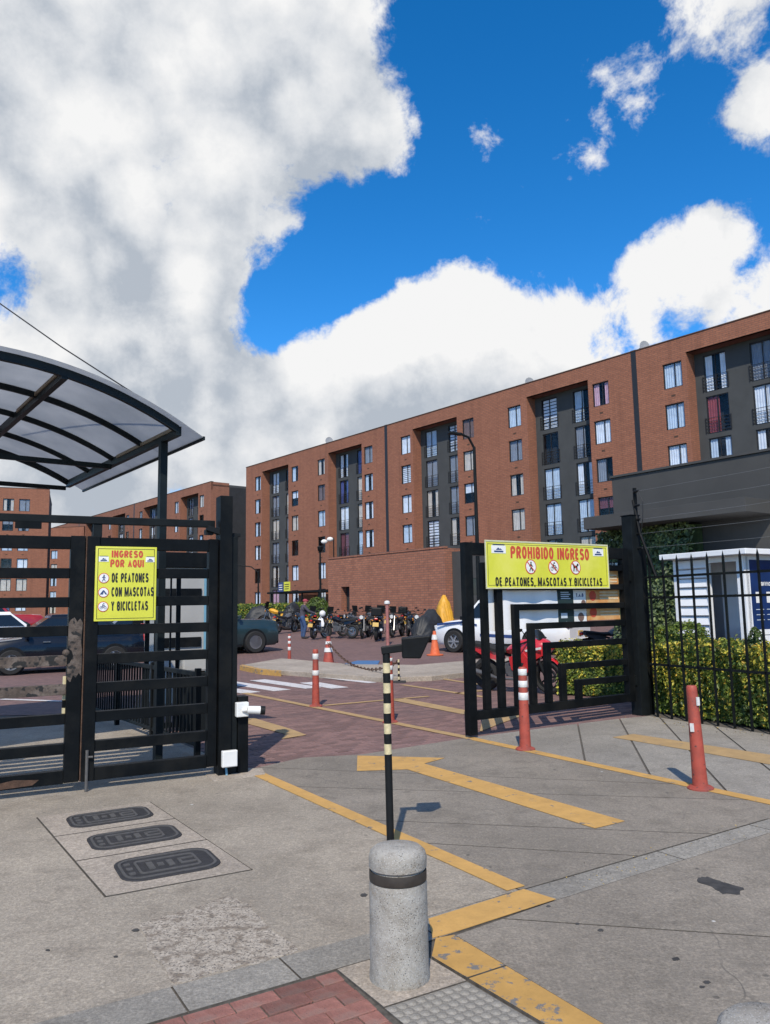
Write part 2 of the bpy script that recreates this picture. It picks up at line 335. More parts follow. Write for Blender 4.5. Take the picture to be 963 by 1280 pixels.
def brickmat(name, c1, c2, mortar, bw=0.26, bh=0.085, rot=0.0, plane='XZ', mort=0.012, bump=0.4, stagger=0.5):
    m = bpy.data.materials.new(name); m.use_nodes = True; t = NT(m.node_tree); p = m.node_tree.nodes['Principled BSDF']
    tc = t.node('ShaderNodeTexCoord').outputs['Object']
    if plane == 'XZ':
        sx = t.node('ShaderNodeSeparateXYZ'); t.l.new(tc, sx.inputs[0]); cb = t.node('ShaderNodeCombineXYZ')
        t.l.new(t.math('ADD', sx.outputs[0], sx.outputs[1]), cb.inputs[0]); t.l.new(sx.outputs[2], cb.inputs[1]); v = cb.outputs[0]
    else:
        mp = t.node('ShaderNodeMapping'); mp.inputs['Rotation'].default_value = (0, 0, rot); t.l.new(tc, mp.inputs[0]); v = mp.outputs[0]
    b = t.node('ShaderNodeTexBrick'); b.offset = stagger; t.l.new(v, b.inputs['Vector'])
    b.inputs['Color1'].default_value = c1 + (1,); b.inputs['Color2'].default_value = c2 + (1,); b.inputs['Mortar'].default_value = mortar + (1,)
    b.inputs['Scale'].default_value = 1.0; b.inputs['Mortar Size'].default_value = mort; b.inputs['Brick Width'].default_value = bw; b.inputs['Row Height'].default_value = bh; b.inputs['Bias'].default_value = 0.0
    o = t.mix(t.mapr(t.noise(tc, 0.35, 6, 0.6), 0.3, 0.7, 0, .35), b.outputs[0], t.mix(1.0, b.outputs[0], (0.68, 0.66, 0.66, 1), 'MULTIPLY'))
    o = t.mix(t.mapr(t.noise(v, 5.0, 5, 0.7), 0.45, 0.75, 0, .5), o, t.mix(1.0, o, (0.62, 0.58, 0.58, 1), 'MULTIPLY'))
    if plane == 'XZ':
        ms_ = t.node('ShaderNodeMapping'); ms_.inputs['Scale'].default_value = (1.6, 0.10, 1); t.l.new(v, ms_.inputs[0])
        o = t.mix(t.mapr(t.noise(ms_.outputs[0], 1.0, 5, 0.65), 0.50, 0.72, 0, .55), o, t.mix(1.0, o, (0.66, 0.64, 0.64, 1), 'MULTIPLY'))
        o = t.mix(t.mapr(t.noise(ms_.outputs[0], 2.3, 4, 0.6), 0.60, 0.75, 0, .35), o, t.mix(1.0, o, (1.35, 1.38, 1.42, 1), 'MULTIPLY'))
    t.l.new(o, p.inputs['Base Color']); p.inputs['Roughness'].default_value = 0.9
    bp = t.node('ShaderNodeBump'); bp.inputs['Strength'].default_value = bump; bp.inputs['Distance'].default_value = 0.01
    t.l.new(t.math('SUBTRACT', 1.0, b.outputs[1]), bp.inputs['Height']); t.l.new(bp.outputs[0], p.inputs['Normal'])
    M[name] = m
brickmat('brick_wall', (0.315, 0.126, 0.070), (0.262, 0.102, 0.057), (0.185, 0.088, 0.060), 0.36, 0.115, mort=0.016)
brickmat('brick_annex', (0.355, 0.146, 0.085), (0.265, 0.105, 0.063), (0.175, 0.095, 0.072), 0.42, 0.16, mort=0.02)
brickmat('paver_far', (0.205, 0.118, 0.104), (0.15, 0.090, 0.083), (0.075, 0.055, 0.05), 0.205, 0.105, R(33), 'XY', 0.006)
mat('paver', (0.19, 0.110, 0.098), 0.85, 0.25, 14, 0.4, 90, rand=0.24, c2=(0.135, 0.085, 0.08))
def pavermix():
    m = bpy.data.materials.new('paver_stuff'); m.use_nodes = True; t = NT(m.node_tree); p = m.node_tree.nodes['Principled BSDF']
    tc = t.node('ShaderNodeTexCoord').outputs['Object']; ge = t.node('ShaderNodeNewGeometry')
    o = t.mix(ge.outputs['Random Per Island'], (0.14, 0.082, 0.075, 1), (0.235, 0.135, 0.118, 1))
    o = t.mix(t.mapr(t.noise(tc, 1.3, 6, 0.65), 0.45, 0.7, 0, .55), o, (0.085, 0.058, 0.058, 1))
    o = t.mix(t.mapr(t.noise(tc, 40, 3), 0.4, 0.8, 0, .4), o, (0.09, 0.06, 0.058, 1))
    t.l.new(o, p.inputs['Base Color']); p.inputs['Roughness'].default_value = 0.85; M['paver_stuff'] = m
pavermix()

# ------------------------------------------------------------------ mesh builder
class MB:
    def __init__(s): s.v = []; s.f = []; s.mi = []
    def add(s, vs, fs, mi=0):
        o = len(s.v); s.v += [tuple(x) for x in vs]; s.f += [tuple(i + o for i in q) for q in fs]; s.mi += [mi] * len(fs); return s
    def box(s, c, d, rz=0.0, mi=0, ry=0.0, rx=0.0):
        hx, hy, hz = d[0] / 2, d[1] / 2, d[2] / 2
        m = Matrix.Rotation(rz, 3, 'Z') @ Matrix.Rotation(ry, 3, 'Y') @ Matrix.Rotation(rx, 3, 'X'); c = Vector(c)
        vs = [c + m @ Vector((x, y, z)) for z in (-hz, hz) for x, y in ((-hx, -hy), (hx, -hy), (hx, hy), (-hx, hy))]
        return s.add(vs, [(3, 2, 1, 0), (4, 5, 6, 7), (0, 1, 5, 4), (1, 2, 6, 5), (2, 3, 7, 6), (3, 0, 4, 7)], mi)
    def b2(s, x0, x1, y0, y1, z0, z1, mi=0): return s.box(((x0 + x1) / 2, (y0 + y1) / 2, (z0 + z1) / 2), (x1 - x0, y1 - y0, z1 - z0), mi=mi)
    def cyl(s, p0, p1, r0, r1=None, n=10, mi=0, cap=True):
        p0 = Vector(p0); p1 = Vector(p1); r1 = r0 if r1 is None else r1
        a = (p1 - p0).normalized(); u = a.orthogonal().normalized(); w_ = a.cross(u)
        vs = [p + (u * math.cos(2 * math.pi * i / n) + w_ * math.sin(2 * math.pi * i / n)) * r for p, r in ((p0, r0), (p1, r1)) for i in range(n)]
        fs = [(i, (i + 1) % n, n + (i + 1) % n, n + i) for i in range(n)]
        if cap: fs += [tuple(range(n - 1, -1, -1)), tuple(range(n, 2 * n))]
        return s.add(vs, fs, mi)
    def tube(s, pts, r, n=6, mi=0):
        pts = [Vector(p) for p in pts]; rs = r if isinstance(r, (list, tuple)) else [r] * len(pts); vs = []; pu = None
        for i, p in enumerate(pts):
            a = (pts[min(i + 1, len(pts) - 1)] - pts[max(i - 1, 0)]).normalized()
            u = a.orthogonal().normalized() if pu is None else (pu - a * pu.dot(a)).normalized(); pu = u; w_ = a.cross(u)
            vs += [p + (u * math.cos(2 * math.pi * k / n) + w_ * math.sin(2 * math.pi * k / n)) * rs[i] for k in range(n)]
        fs = [(i * n + k, i * n + (k + 1) % n, (i + 1) * n + (k + 1) % n, (i + 1) * n + k) for i in range(len(pts) - 1) for k in range(n)]
        fs += [tuple(range(n - 1, -1, -1)), tuple(range((len(pts) - 1) * n, len(pts) * n))]
        return s.add(vs, fs, mi)
    def lathe(s, prof, c=(0, 0, 0), n=24, mi=0, axis='Z'):
        vs = []; c = Vector(c)
        for r, z in prof:
            for i in range(n):
                a = 2 * math.pi * i / n; q = (r * math.cos(a), r * math.sin(a), z)
                if axis == 'Y': q = (q[0], q[2], q[1])
                if axis == 'X': q = (q[2], q[0], q[1])
                vs.append(c + Vector(q))
        m = len(prof)
        fs = [(j * n + i, j * n + (i + 1) % n, (j + 1) * n + (i + 1) % n, (j + 1) * n + i) for j in range(m - 1) for i in range(n)]
        closed = prof[0] == prof[-1]
        if prof[0][0] > 1e-6 and not closed: fs.append(tuple(range(n - 1, -1, -1)))
        if prof[-1][0] > 1e-6 and not closed: fs.append(tuple(range((m - 1) * n, m * n)))
        return s.add(vs, fs, mi)
    def prism(s, poly, z0, z1, mi=0, side=None):
        n = len(poly); ar = sum(poly[i][0] * poly[(i + 1) % n][1] - poly[(i + 1) % n][0] * poly[i][1] for i in range(n))
        if ar < 0: poly = poly[::-1]
        vs = [(p[0], p[1], z0) for p in poly] + [(p[0], p[1], z1) for p in poly]
        if side is not None:
            s.add(vs, [(i, (i + 1) % n, n + (i + 1) % n, n + i) for i in range(n)], side)
            return s.add(vs, [tuple(range(n - 1, -1, -1)), tuple(range(n, 2 * n))], mi)
        return s.add(vs, [tuple(range(n - 1, -1, -1)), tuple(range(n, 2 * n))] + [(i, (i + 1) % n, n + (i + 1) % n, n + i) for i in range(n)], mi)
    def plate(s, poly, y0, y1, mi=0):     # polygon in x,z extruded along y
        n = len(poly); ar = sum(poly[i][0] * poly[(i + 1) % n][1] - poly[(i + 1) % n][0] * poly[i][1] for i in range(n))
        if ar < 0: poly = poly[::-1]
        vs = [(p[0], y0, p[1]) for p in poly] + [(p[0], y1, p[1]) for p in poly]
        return s.add(vs, [tuple(range(n)), tuple(range(2 * n - 1, n - 1, -1))] + [(i, n + i, n + (i + 1) % n, (i + 1) % n) for i in range(n)], mi)
    def ball(s, c, r, n=10, m=6, mi=0):
        r = r if isinstance(r, (tuple, list)) else (r, r, r); c = Vector(c)
        vs = [c + Vector((r[0] * math.sin(math.pi * j / m) * math.cos(2 * math.pi * i / n), r[1] * math.sin(math.pi * j / m) * math.sin(2 * math.pi * i / n), r[2] * math.cos(math.pi * j / m))) for j in range(m + 1) for i in range(n)]
        return s.add(vs, [(j * n + i, (j + 1) * n + i, (j + 1) * n + (i + 1) % n, j * n + (i + 1) % n) for j in range(m) for i in range(n)], mi)
    def loft(s, rings, mi=0, cap=True):
        n = len(rings[0]); vs = [p for r in rings for p in r]
        fs = [(j * n + i, j * n + (i + 1) % n, (j + 1) * n + (i + 1) % n, (j + 1) * n + i) for j in range(len(rings) - 1) for i in range(n)]
        if cap: fs += [tuple(range(n - 1, -1, -1)), tuple(range((len(rings) - 1) * n, len(rings) * n))]
        return s.add(vs, fs, mi)
    def mesh(s, name, mats, smooth=False):
        me = bpy.data.meshes.new(name); me.from_pydata(s.v, [], s.f)
        for m_ in (mats if isinstance(mats, (list, tuple)) else [mats]): me.materials.append(M[m_] if isinstance(m_, str) else m_)
        me.polygons.foreach_set('material_index', s.mi)
        bm = bmesh.new(); bm.from_mesh(me)
        if len(bm.faces) < 30000:
            bmesh.ops.remove_doubles(bm, verts=bm.verts, dist=1e-5)
            bmesh.ops.recalc_face_normals(bm, faces=bm.faces)
        bm.to_mesh(me); bm.free()
        if smooth:
            me.polygons.foreach_set('use_smooth', [True] * len(me.polygons))
            if smooth != 'full':
                try: me.set_sharp_from_angle(angle=R(42))
                except Exception: pass
        return me
    def build(s, name, mats, parent=None, smooth=False, bevel=0.0):
        return obj(name, s.mesh(name, mats, smooth), parent, bevel)
def obj(name, me, parent=None, bevel=0.0):
    o = bpy.data.objects.new(name, me); col.objects.link(o)
    if parent is not None: o.parent = parent
    if bevel:
        b = o.modifiers.new('bevel', 'BEVEL'); b.width = bevel; b.segments = 2; b.limit_method = 'ANGLE'; b.angle_limit = R(40)
    return o
def tag(o, label=None, cat=None, group=None, kind=None):
    if label: o['label'] = label
    if cat: o['category'] = cat
    if group: o['group'] = group
    if kind: o['kind'] = kind
    return o
def thing(name, label, cat, loc=(0, 0, 0), rz=0.0, group=None):
    o = bpy.data.objects.new(name, None); col.objects.link(o); o.location = loc; o.rotation_euler = (0, 0, rz); o.empty_display_size = 0.1
    return tag(o, label, cat, group)
def copy_tree(o, parent=None):
    c = o.copy(); col.objects.link(c); c.parent = parent
    for ch in list(o.children): copy_tree(ch, c)
    return c
def _arc(cx, cy, rx, ry, a0, a1, n=9): return [(cx + rx * math.cos(R(a0 + (a1 - a0) * i / n)), cy + ry * math.sin(R(a0 + (a1 - a0) * i / n))) for i in range(n + 1)]
_bowlP = [(0, 1), (.5, 1)] + _arc(.52, .74, .48, .26, 90, -90) + [(0, .48)]
GLYPH = {'A': [[(0, -.06), (.5, 1.0), (1, -.06)], [(.22, .32), (.78, .32)]], 'B': [[(0, 0), (0, 1)], [(0, 1), (.5, 1)] + _arc(.5, .76, .44, .24, 90, -90) + [(0, .52)], [(.3, .52), (.55, .52)] + _arc(.55, .26, .45, .26, 90, -90) + [(0, 0)]],
         'C': [_arc(.5, .5, .5, .5, 42, 318, 16)], 'D': [[(0, 0), (0, 1)], [(0, 1), (.4, 1)] + _arc(.4, .5, .6, .5, 90, -90, 12) + [(0, 0)]], 'E': [[(0, 0), (0, 1)], [(0, 1), (1, 1)], [(0, .52), (.9, .52)], [(0, 0), (1, 0)]], 'F': [[(0, -.08), (0, 1)], [(0, 1), (1, 1)], [(0, .52), (.85, .52)]],
         'G': [_arc(.5, .5, .5, .5, 42, 325, 16) + [(1, .44), (.58, .44)]], 'H': [[(0, -.1), (0, 1.1)], [(1, -.1), (1, 1.1)], [(0, .52), (1, .52)]], 'I': [[(.5, -.1), (.5, 1.1)]], 'L': [[(0, 1.1), (0, 0), (1, 0)]],
         'M': [[(0, -.12), (0, 1.12)], [(1, -.12), (1, 1.12)], [(.06, 1.05), (.5, .1), (.94, 1.05)]], 'N': [[(0, -.12), (0, 1.12)], [(1, -.12), (1, 1.12)], [(.02, 1.0), (.98, 0)]], 'O': [_arc(.5, .5, .5, .5, 90, 450, 22)], 'P': [[(0, -.1), (0, 1)], _bowlP], 'Q': [_arc(.5, .5, .5, .5, 90, 450, 22), [(.6, .28), (1.02, -.12)]],
         'R': [[(0, -.1), (0, 1)], _bowlP, [(.5, .46), (1, -.1)]], 'S': [_arc(.5, .76, .47, .24, 25, 262, 10) + _arc(.5, .26, .5, .26, 88, -155, 10)], 'T': [[(-.1, 1), (1.1, 1)], [(.5, 1), (.5, -.1)]], 'U': [[(0, 1.1), (0, .35)] + _arc(.5, .35, .5, .35, 180, 360, 10) + [(1, 1.1)]],
         'V': [[(0, 1.1), (.5, 0), (1, 1.1)]], 'Y': [[(-.05, 1.1), (.5, .48), (1.05, 1.1)], [(.5, .48), (.5, -.1)]], ',': [[(.6, .06), (.4, -.24)]], '.': [[(.5, -.1), (.5, .1)]]}
GW = {'M': .80, 'I': .225, ' ': .30, ',': .23, '.': .23, 'E': .52, 'F': .5, 'L': .5}
def text_mesh(name, body, m, parent, cx, cz, wd, ht, y, bold=0.02, depth=0.004, stroke=.225):
    """bold condensed block capitals drawn as mitred ribbons"""
    tot = sum(GW.get(c, .60) + .095 for c in body) - .095; kx = wd / tot; b = MB(); x = 0.0; lay = 0
    for c in body:
        w_ = GW.get(c, .60); t_ = stroke
        for line in GLYPH.get(c, []):
            lay += 1; yy = y - .0003 * (lay % 4)
            iw = max(w_ - t_, .001); pts = [Vector((x + t_ / 2 + p[0] * iw, t_ / 2 + p[1] * (1 - t_))) for p in line]; n = len(pts); L, Rr = [], []
            closed = (pts[0] - pts[-1]).length < 1e-4
            for i, p in enumerate(pts):
                d0 = (p - pts[i - 1]).normalized() if i else ((pts[-1] - pts[-2]).normalized() if closed else None); d1 = (pts[i + 1] - p).normalized() if i < n - 1 else ((pts[1] - pts[0]).normalized() if closed else None)
                d0 = d0 or d1; d1 = d1 or d0; tn = (d0 + d1).normalized(); nn = Vector((-tn.y, tn.x)); k = t_ / 2 / max(.45, nn.dot(Vector((-d0.y, d0.x)))); L.append(p + nn * k); Rr.append(p - nn * k)
            to = lambda p: (cx - wd / 2 + p.x * kx, yy, cz - ht / 2 + max(-.3, min(1.0, p.y) if c != ',' else p.y) * ht)
            b.add([to(p) for p in L] + [to(p) for p in Rr], [(i, n + i, n + i + 1, i + 1) for i in range(n - 1)])
        x += w_ + .095
    me = bpy.data.meshes.new(name); me.from_pydata(b.v, [], b.f); me.materials.append(M[m])
    return obj(name, me, parent)
def az(a): return Vector((math.sin(R(a)), math.cos(R(a)), 0))
E_IN, E_RT = az(-33), az(57)

# ------------------------------------------------------------------ ground
def strip_sheet(name, x0, x1, ys, dz, m):
    b = MB()
    for y0, y1 in zip(ys[:-1], ys[1:]):
        b.add([(x0, y0, gz(y0) + dz), (x1, y0, gz(y0) + dz), (x1, y1, gz(y1) + dz), (x0, y1, gz(y1) + dz)], [(0, 1, 2, 3)])
    o = b.build(name, m); return tag(o, kind='structure')
mat('yard_asphalt', (0.075, 0.07, 0.066), 0.9, 0.2, 3)
strip_sheet('ground', -500, 500, [-80, 26, 59.4, 900], -0.035, 'yard_asphalt')
bed = MB(); bed.b2(-12, 9, -2, 12.4, -.034, -.008); tag(bed.build('joint_bed', 'joint_dirt'), kind='structure')
paving = strip_sheet('paving', -60, 45, [12.5, 26, 59.4, 66], -0.012, 'paver_far')

def clip(poly, p, n, off):                      # keep the side where (q - p).n >= off
    out = []
    for i in range(len(poly)):
        a, b = poly[i], poly[(i + 1) % len(poly)]
        da = (a[0] - p[0]) * n[0] + (a[1] - p[1]) * n[1] - off; db = (b[0] - p[0]) * n[0] + (b[1] - p[1]) * n[1] - off
        if da >= 0: out.append(a)
        if da * db < 0:
            k = da / (da - db); out.append((a[0] + (b[0] - a[0]) * k, a[1] + (b[1] - a[1]) * k))
    return out
def split(polys, a, b, gap):
    n = Vector((-(b.y - a.y), b.x - a.x)).normalized(); res = []
    for q in polys:
        for sg in (1, -1):
            r_ = clip(q, a, (n.x * sg, n.y * sg), gap / 2)
            if len(r_) > 2: res.append(r_)
    return res
def P2(*pts): return [(lambda v: (v.x, v.y))(G(x, y)) for x, y in pts]
def slabs(parent, polys, m, top=0.0, thick=0.03, name='concrete_slab', bevel=0.004):
    for q in polys:
        b = MB(); b.prism(q, top - thick, top, side=1); b.build(name, [m, 'joint_dirt'], parent)
def group_empty(name):
    return tag(thing(name, None, None), kind='structure')

# lane and forecourt
A0 = G(306, 963); A1 = G(649, 1113); GU = (G(960, 1024) - G(640, 1116)).normalized()
ext = lambda p, d, k: (p.x + d.x * k, p.y + d.y * k)
lane_end = G(960, 1024) + GU * 3
gut_a = G(640, 1116); gut_b = G(690, 1126)
gut_dir = (G(855, 1074) - G(694, 1125)).normalized()

apron = group_empty('forecourt_apron')
kl = (G(461, 1167) - G(160, 1248)).normalized()       # kerb course direction
ap_poly = [(A0.x, A0.y), (A1.x, A1.y), tuple(G(461, 1167).xy), tuple(G(160, 1248).xy), ext(G(160, 1248), kl, -6),
           ext(A0, az(-118), 9), ext(A0 + E_IN * 5.2, az(-118), 8.5), ext(A0, E_IN, 5.2)]
man = [G(45, 1022), G(188, 1002), G(317, 1087.5), G(131, 1122)]
mx = ((man[1] - man[0]) + (man[2] - man[3])).normalized()
# cut the manhole field out of the apron by four cuts
outer = [ap_poly]; keep = []
for i in range(4):
    a, b = man[i], man[(i + 1) % 4]
    n = Vector((-(b.y - a.y), b.x - a.x)).normalized(); cen = sum((p.xy for p in man), Vector((0, 0))) / 4
    if (cen - a.xy).dot(n) < 0: n = -n
    nxt = []
    for q in outer:
        keep.append(clip(q, a, (-n.x, -n.y), 0.0)); nxt.append(clip(q, a, (n.x, n.y), 0.0))
    outer = nxt
def merge_apron():
    # the apron is one pour: pieces share edges, so they go into one mesh
    b = MB()
    for q in keep:
        if len(q) > 2: b.prism(q, -0.03, 0.0, side=1)
    b.build('concrete_slab', ['concrete_apron', 'joint_dirt'], apron)
merge_apron()
MD = group_empty('manhole_surround')
ts = [0.0, 0.315, 0.635, 1.0]
lerp = lambda a, b, t: a + (b - a) * t
covers = []
for i in range(3):
    L0 = lerp(man[0], man[3], ts[i]); L1 = lerp(man[0], man[3], ts[i + 1]); R0 = lerp(man[1], man[2], ts[i]); R1 = lerp(man[1], man[2], ts[i + 1])
    cen = (L0 + L1 + R0 + R1) / 4
    sh = lambda p: tuple((cen + (p - cen) * (1 - 0.012 / (p - cen).length * 1.2)).xy)
    slabs(MD, [[sh(L0), sh(R0), sh(R1), sh(L1)]], 'concrete_light', 0.004, 0.03)
    covers.append((cen, (R0 + R1 - L0 - L1) / 2, (L1 + R1 - L0 - R0) / 2))
def rrect(w, h, r, n=5):
    pts = []
    for cx_, cy_, a0 in ((w / 2 - r, h / 2 - r, 0), (-w / 2 + r, h / 2 - r, 90), (-w / 2 + r, -h / 2 + r, 180), (w / 2 - r, -h / 2 + r, 270)):
        pts += [(cx_ + r * math.cos(R(a0 + 90 * k / n)), cy_ + r * math.sin(R(a0 + 90 * k / n))) for k in range(n + 1)]
    return pts
for i, (cen, ux, uy) in enumerate(covers):
    wd, ht = ux.length * 0.70, uy.length * 0.62
    t = thing('manhole_cover', ('dark iron manhole cover farthest from the bollard, nearest the black gate', 'dark iron manhole cover in the middle of the row of three', 'dark iron manhole cover nearest the bollard in the row of three')[i], 'manhole cover',
              (cen.x + ux.x * 0.04, cen.y + ux.y * 0.04, 0.004), math.atan2(ux.y, ux.x), 'iron manhole covers set in the pale slab')
    b = MB(); b.prism(rrect(wd, ht, ht * 0.27), -0.01, 0.006); b.build('plate', 'iron', t, bevel=0.003)
    def ring(w1, h1, w2, h2, z, r1, r2, nm, m_='iron_worn'):
        o_, i_ = rrect(w1, h1, r1), rrect(w2, h2, r2); n = len(o_); bb = MB()
        vs = [(x, y, z) for x, y in o_] + [(x, y, z) for x, y in i_] + [(x, y, 0.004) for x, y in o_] + [(x, y, 0.004) for x, y in i_]
        bb.add(vs, [(k, (k + 1) % n, n + (k + 1) % n, n + k) for k in range(n)] + [(k, 2 * n + k, 2 * n + (k + 1) % n, (k + 1) % n) for k in range(n)] + [(n + k, n + (k + 1) % n, 3 * n + (k + 1) % n, 3 * n + k) for k in range(n)])
        bb.build(nm, m_, t)
    ring(wd * .93, ht * .86, wd * .88, ht * .76, 0.010, ht * .22, ht * .19, 'rim')
    ring(wd * .62, ht * .56, wd * .57, ht * .46, 0.011, ht * .07, ht * .05, 'raised_frame')
    b = MB()
    for k in range(3): b.box((-wd * .17 + k * wd * .1, 0, 0.008), (wd * .06, ht * (.30, .12, .24)[k], 0.008))
    b.box((wd * .2, ht * .09, 0.008), (wd * .16, ht * .05, 0.008)); b.box((wd * .2, -ht * .09, 0.008), (wd * .16, ht * .05, 0.008)); b.box((wd * .13, 0, 0.008), (wd * .03, ht * .14, 0.008))
    for k in range(3): b.box((-wd * .38, -ht * .2 + k * ht * .2, 0.008), (wd * .06, ht * .08, 0.008))
    tag(b.build('raised_mark', 'iron_worn', t), kind='stuff')

# kerb course and gutter
kerb = group_empty('kerb_course')
kpoly = [tuple(G(160, 1248).xy), tuple(G(461, 1167).xy), tuple(G(640, 1115).xy), tuple(G(691, 1125).xy), tuple(G(545, 1173).xy), tuple(G(461, 1199).xy), tuple(G(185, 1279).xy), ext(G(185, 1279), kl, -5), ext(G(160, 1248), kl, -5)]
ks = [kpoly]
kn = Vector((-kl.y, kl.x, 0))
for px in ((530, 1160), (352, 1200), (215, 1234)):
    p = G(*px); ks = split(ks, p, p + kn, 0.01)
slabs(kerb, ks, 'concrete_kerb', 0.0)
gutter = group_empty('gutter')
gpoly = [tuple(G(642, 1115.5).xy), tuple(G(700, 1099).xy), tuple(G(959, 1024).xy), ext(G(959, 1024), GU, 3.5), ext(G(963, 1040), gut_dir, 3.5), tuple(G(963, 1040).xy), tuple(G(855, 1074).xy), tuple(G(693, 1125).xy)]
gs_ = [gpoly]
for px in ((830, 1066), (935, 1030)):
    p = G(*px); gs_ = split(gs_, p, p + Vector((-GU.y, GU.x, 0)), 0.01)
slabs(gutter, gs_, 'concrete_kerb', -0.003)

lane = group_empty('entry_lane')
EA, EB = G(586, 922), G(963, 1004); ed = (EB - EA).normalized()
lpoly = [(A0.x + .01, A0.y + .01)] + P2((378, 947), (452, 943), (586, 922)) + [(EB.x, EB.y), ext(EB, ed, 0.9), tuple(G(959, 1023).xy), tuple(G(700, 1098).xy), (A1.x + .01, A1.y + .01)]
ls = [lpoly]
for a, b in (((318, 959), (868, 981)), ((430, 985), (868, 998)), ((488, 1026), (881, 1042)), ((500, 1052), (787, 1069))):
    ls = split(ls, G(*a), G(*b), 0.013)
slabs(lane, ls, 'concrete_lane', 0.0)

walk = group_empty('side_pavement')
FA, FB = G(812, 895), G(963, 918); fd = (FB - FA).normalized()
wpoly = [tuple((EA + E_RT * .01).xy)] + P2((720, 905), (777, 898), (812, 895)) + [tuple(FB.xy), ext(FB, fd, 2.6), ext(EB, ed, 1.0), tuple((EB + E_RT * .005).xy)]
wsl = [wpoly]
for a, b in (((722.6, 906), (731, 949)), ((776, 901), (813.5, 970)), ((829.5, 902), (911, 992)), ((900, 913), (963, 963))):
    wsl = split(wsl, G(*a), G(*b), 0.022)
slabs(walk, wsl, 'concrete_walk', 0.0)

road = group_empty('road')
YA, YB = G(570, 1169), G(757, 1281)
rpoly = [tuple(G(692, 1126.5).xy), tuple(G(855, 1075).xy), tuple(G(963, 1041).xy), ext(G(963, 1041), gut_dir, 4.0), ext(YB, (YB - YA).normalized(), 4.5) , (YB.x, YB.y), (YA.x, YA.y)]
q_ = ext(G(963, 1041), gut_dir, 4.0); rpoly.insert(4, (q_[0] + 1.2, q_[1] - 5.5))
rs_ = [rpoly]
for a, b in (((640, 1149), (963, 1171)), ((640, 1300), (963, 1330))): rs_ = split(rs_, G(*a), G(*b), 0.013)
slabs(road, rs_, 'concrete_lane', 0.0)
slabs(road, [[tuple(G(972, 1004).xy), tuple(G(972, 1280).xy), (6.5, 0.5), (9.0, 3.0), (8.5, 7.0), (5.3, 7.2)]], 'concrete_lane', -0.0055, 0.02, 'road_edge_slab')
# blotches on the road
def blot(parent, pts, m='stain', z=0.002, nm='stain', jit=0.08):
    c = sum((G(*p) for p in pts), Vector()) / len(pts); q = [G(*p) for p in pts]; res = []
    for i in range(len(q)):
        a, b = q[i], q[(i + 1) % len(q)]
        for k in range(4):
            p = a.lerp(b, k / 4); p = c + (p - c) * (1 + random.uniform(-jit, jit)); res.append((p.x, p.y))
    b = MB(); b.prism(res, z - 0.004, z); b.build(nm, m, parent)
blot(road, [(872, 1097), (884, 1096), (905, 1103), (930, 1110), (925, 1118), (903, 1117), (888, 1108), (872, 1103)])
for px, py, r in ((722, 1155, 3), (751, 1163, 4), (686, 1133, 3), (884, 1228, 5), (878, 1234, 4), (845, 1199, 5)):
    blot(road, [(px + r * math.cos(a_), py + r * .45 * math.sin(a_)) for a_ in (0, 1, 2.1, 3.1, 4.2, 5.2)], jit=.16)
for px, py, r in ((170, 1163, 5), (145, 1196, 3), (455, 1119, 5), (60, 1188, 3)):
    blot(apron, [(px + r * math.cos(a_), py + r * .45 * math.sin(a_)) for a_ in (0, 1, 2.1, 3.1, 4.2, 5.2)], jit=.16)
# broken-up patch
c = [(175, 1157), (205, 1146), (240, 1136), (285, 1121), (305, 1128), (322, 1142), (345, 1166), (376, 1189), (330, 1201), (270, 1216), (216, 1231), (205, 1210), (185, 1188)]
blot(apron, c, 'rough_patch', 0.003, 'patch', 0.035)

# painted yellow kerb, bollard plinth, tactile slab, brick sidewalk
yk = group_empty('painted_kerb')
yd = (YB - YA).normalized()
ykp = [tuple(G(545, 1174).xy), tuple(G(568, 1170).xy), (YB.x - .012, YB.y), ext(YB, yd, 1.5), ext(G(679, 1280), yd, 1.5), tuple(G(679, 1280).xy), tuple(G(540, 1197).xy)]
yks = [ykp]
p = G(622, 1212); yks = split(yks, p, p + Vector((-yd.y, yd.x, 0)), 0.012)
slabs(yk, yks, 'yellow_paint_worn', 0.006, 0.036, 'kerb_stone')
sw = group_empty('sidewalk')
slabs(sw, [P2((422, 1212), (461, 1200.5), (537, 1198), (583, 1226), (480, 1259))], 'concrete_light', 0.002, name='plinth_slab')
tq = [G(481, 1260), G(584, 1227), G(676, 1281.5), G(560, 1325)]
slabs(sw, [[tuple(p.xy) for p in tq]], 'concrete_kerb', 0.0, name='tactile_slab')
dome = MB(); dome.lathe([(0.024, 0.0), (0.018, 0.003), (0.011, 0.0048), (0.0, 0.005)], n=10); dm = dome.mesh('tactile_dome', 'concrete_kerb', True)
for i in range(9):
    for j in range(9):
        a, b_ = (i + .5) / 9, (j + .5) / 9
        p = lerp(lerp(tq[0], tq[1], a), lerp(tq[3], tq[2], a), b_)
        o = obj('tactile_dome', dm, sw); o.location = (p.x, p.y, 0.0)
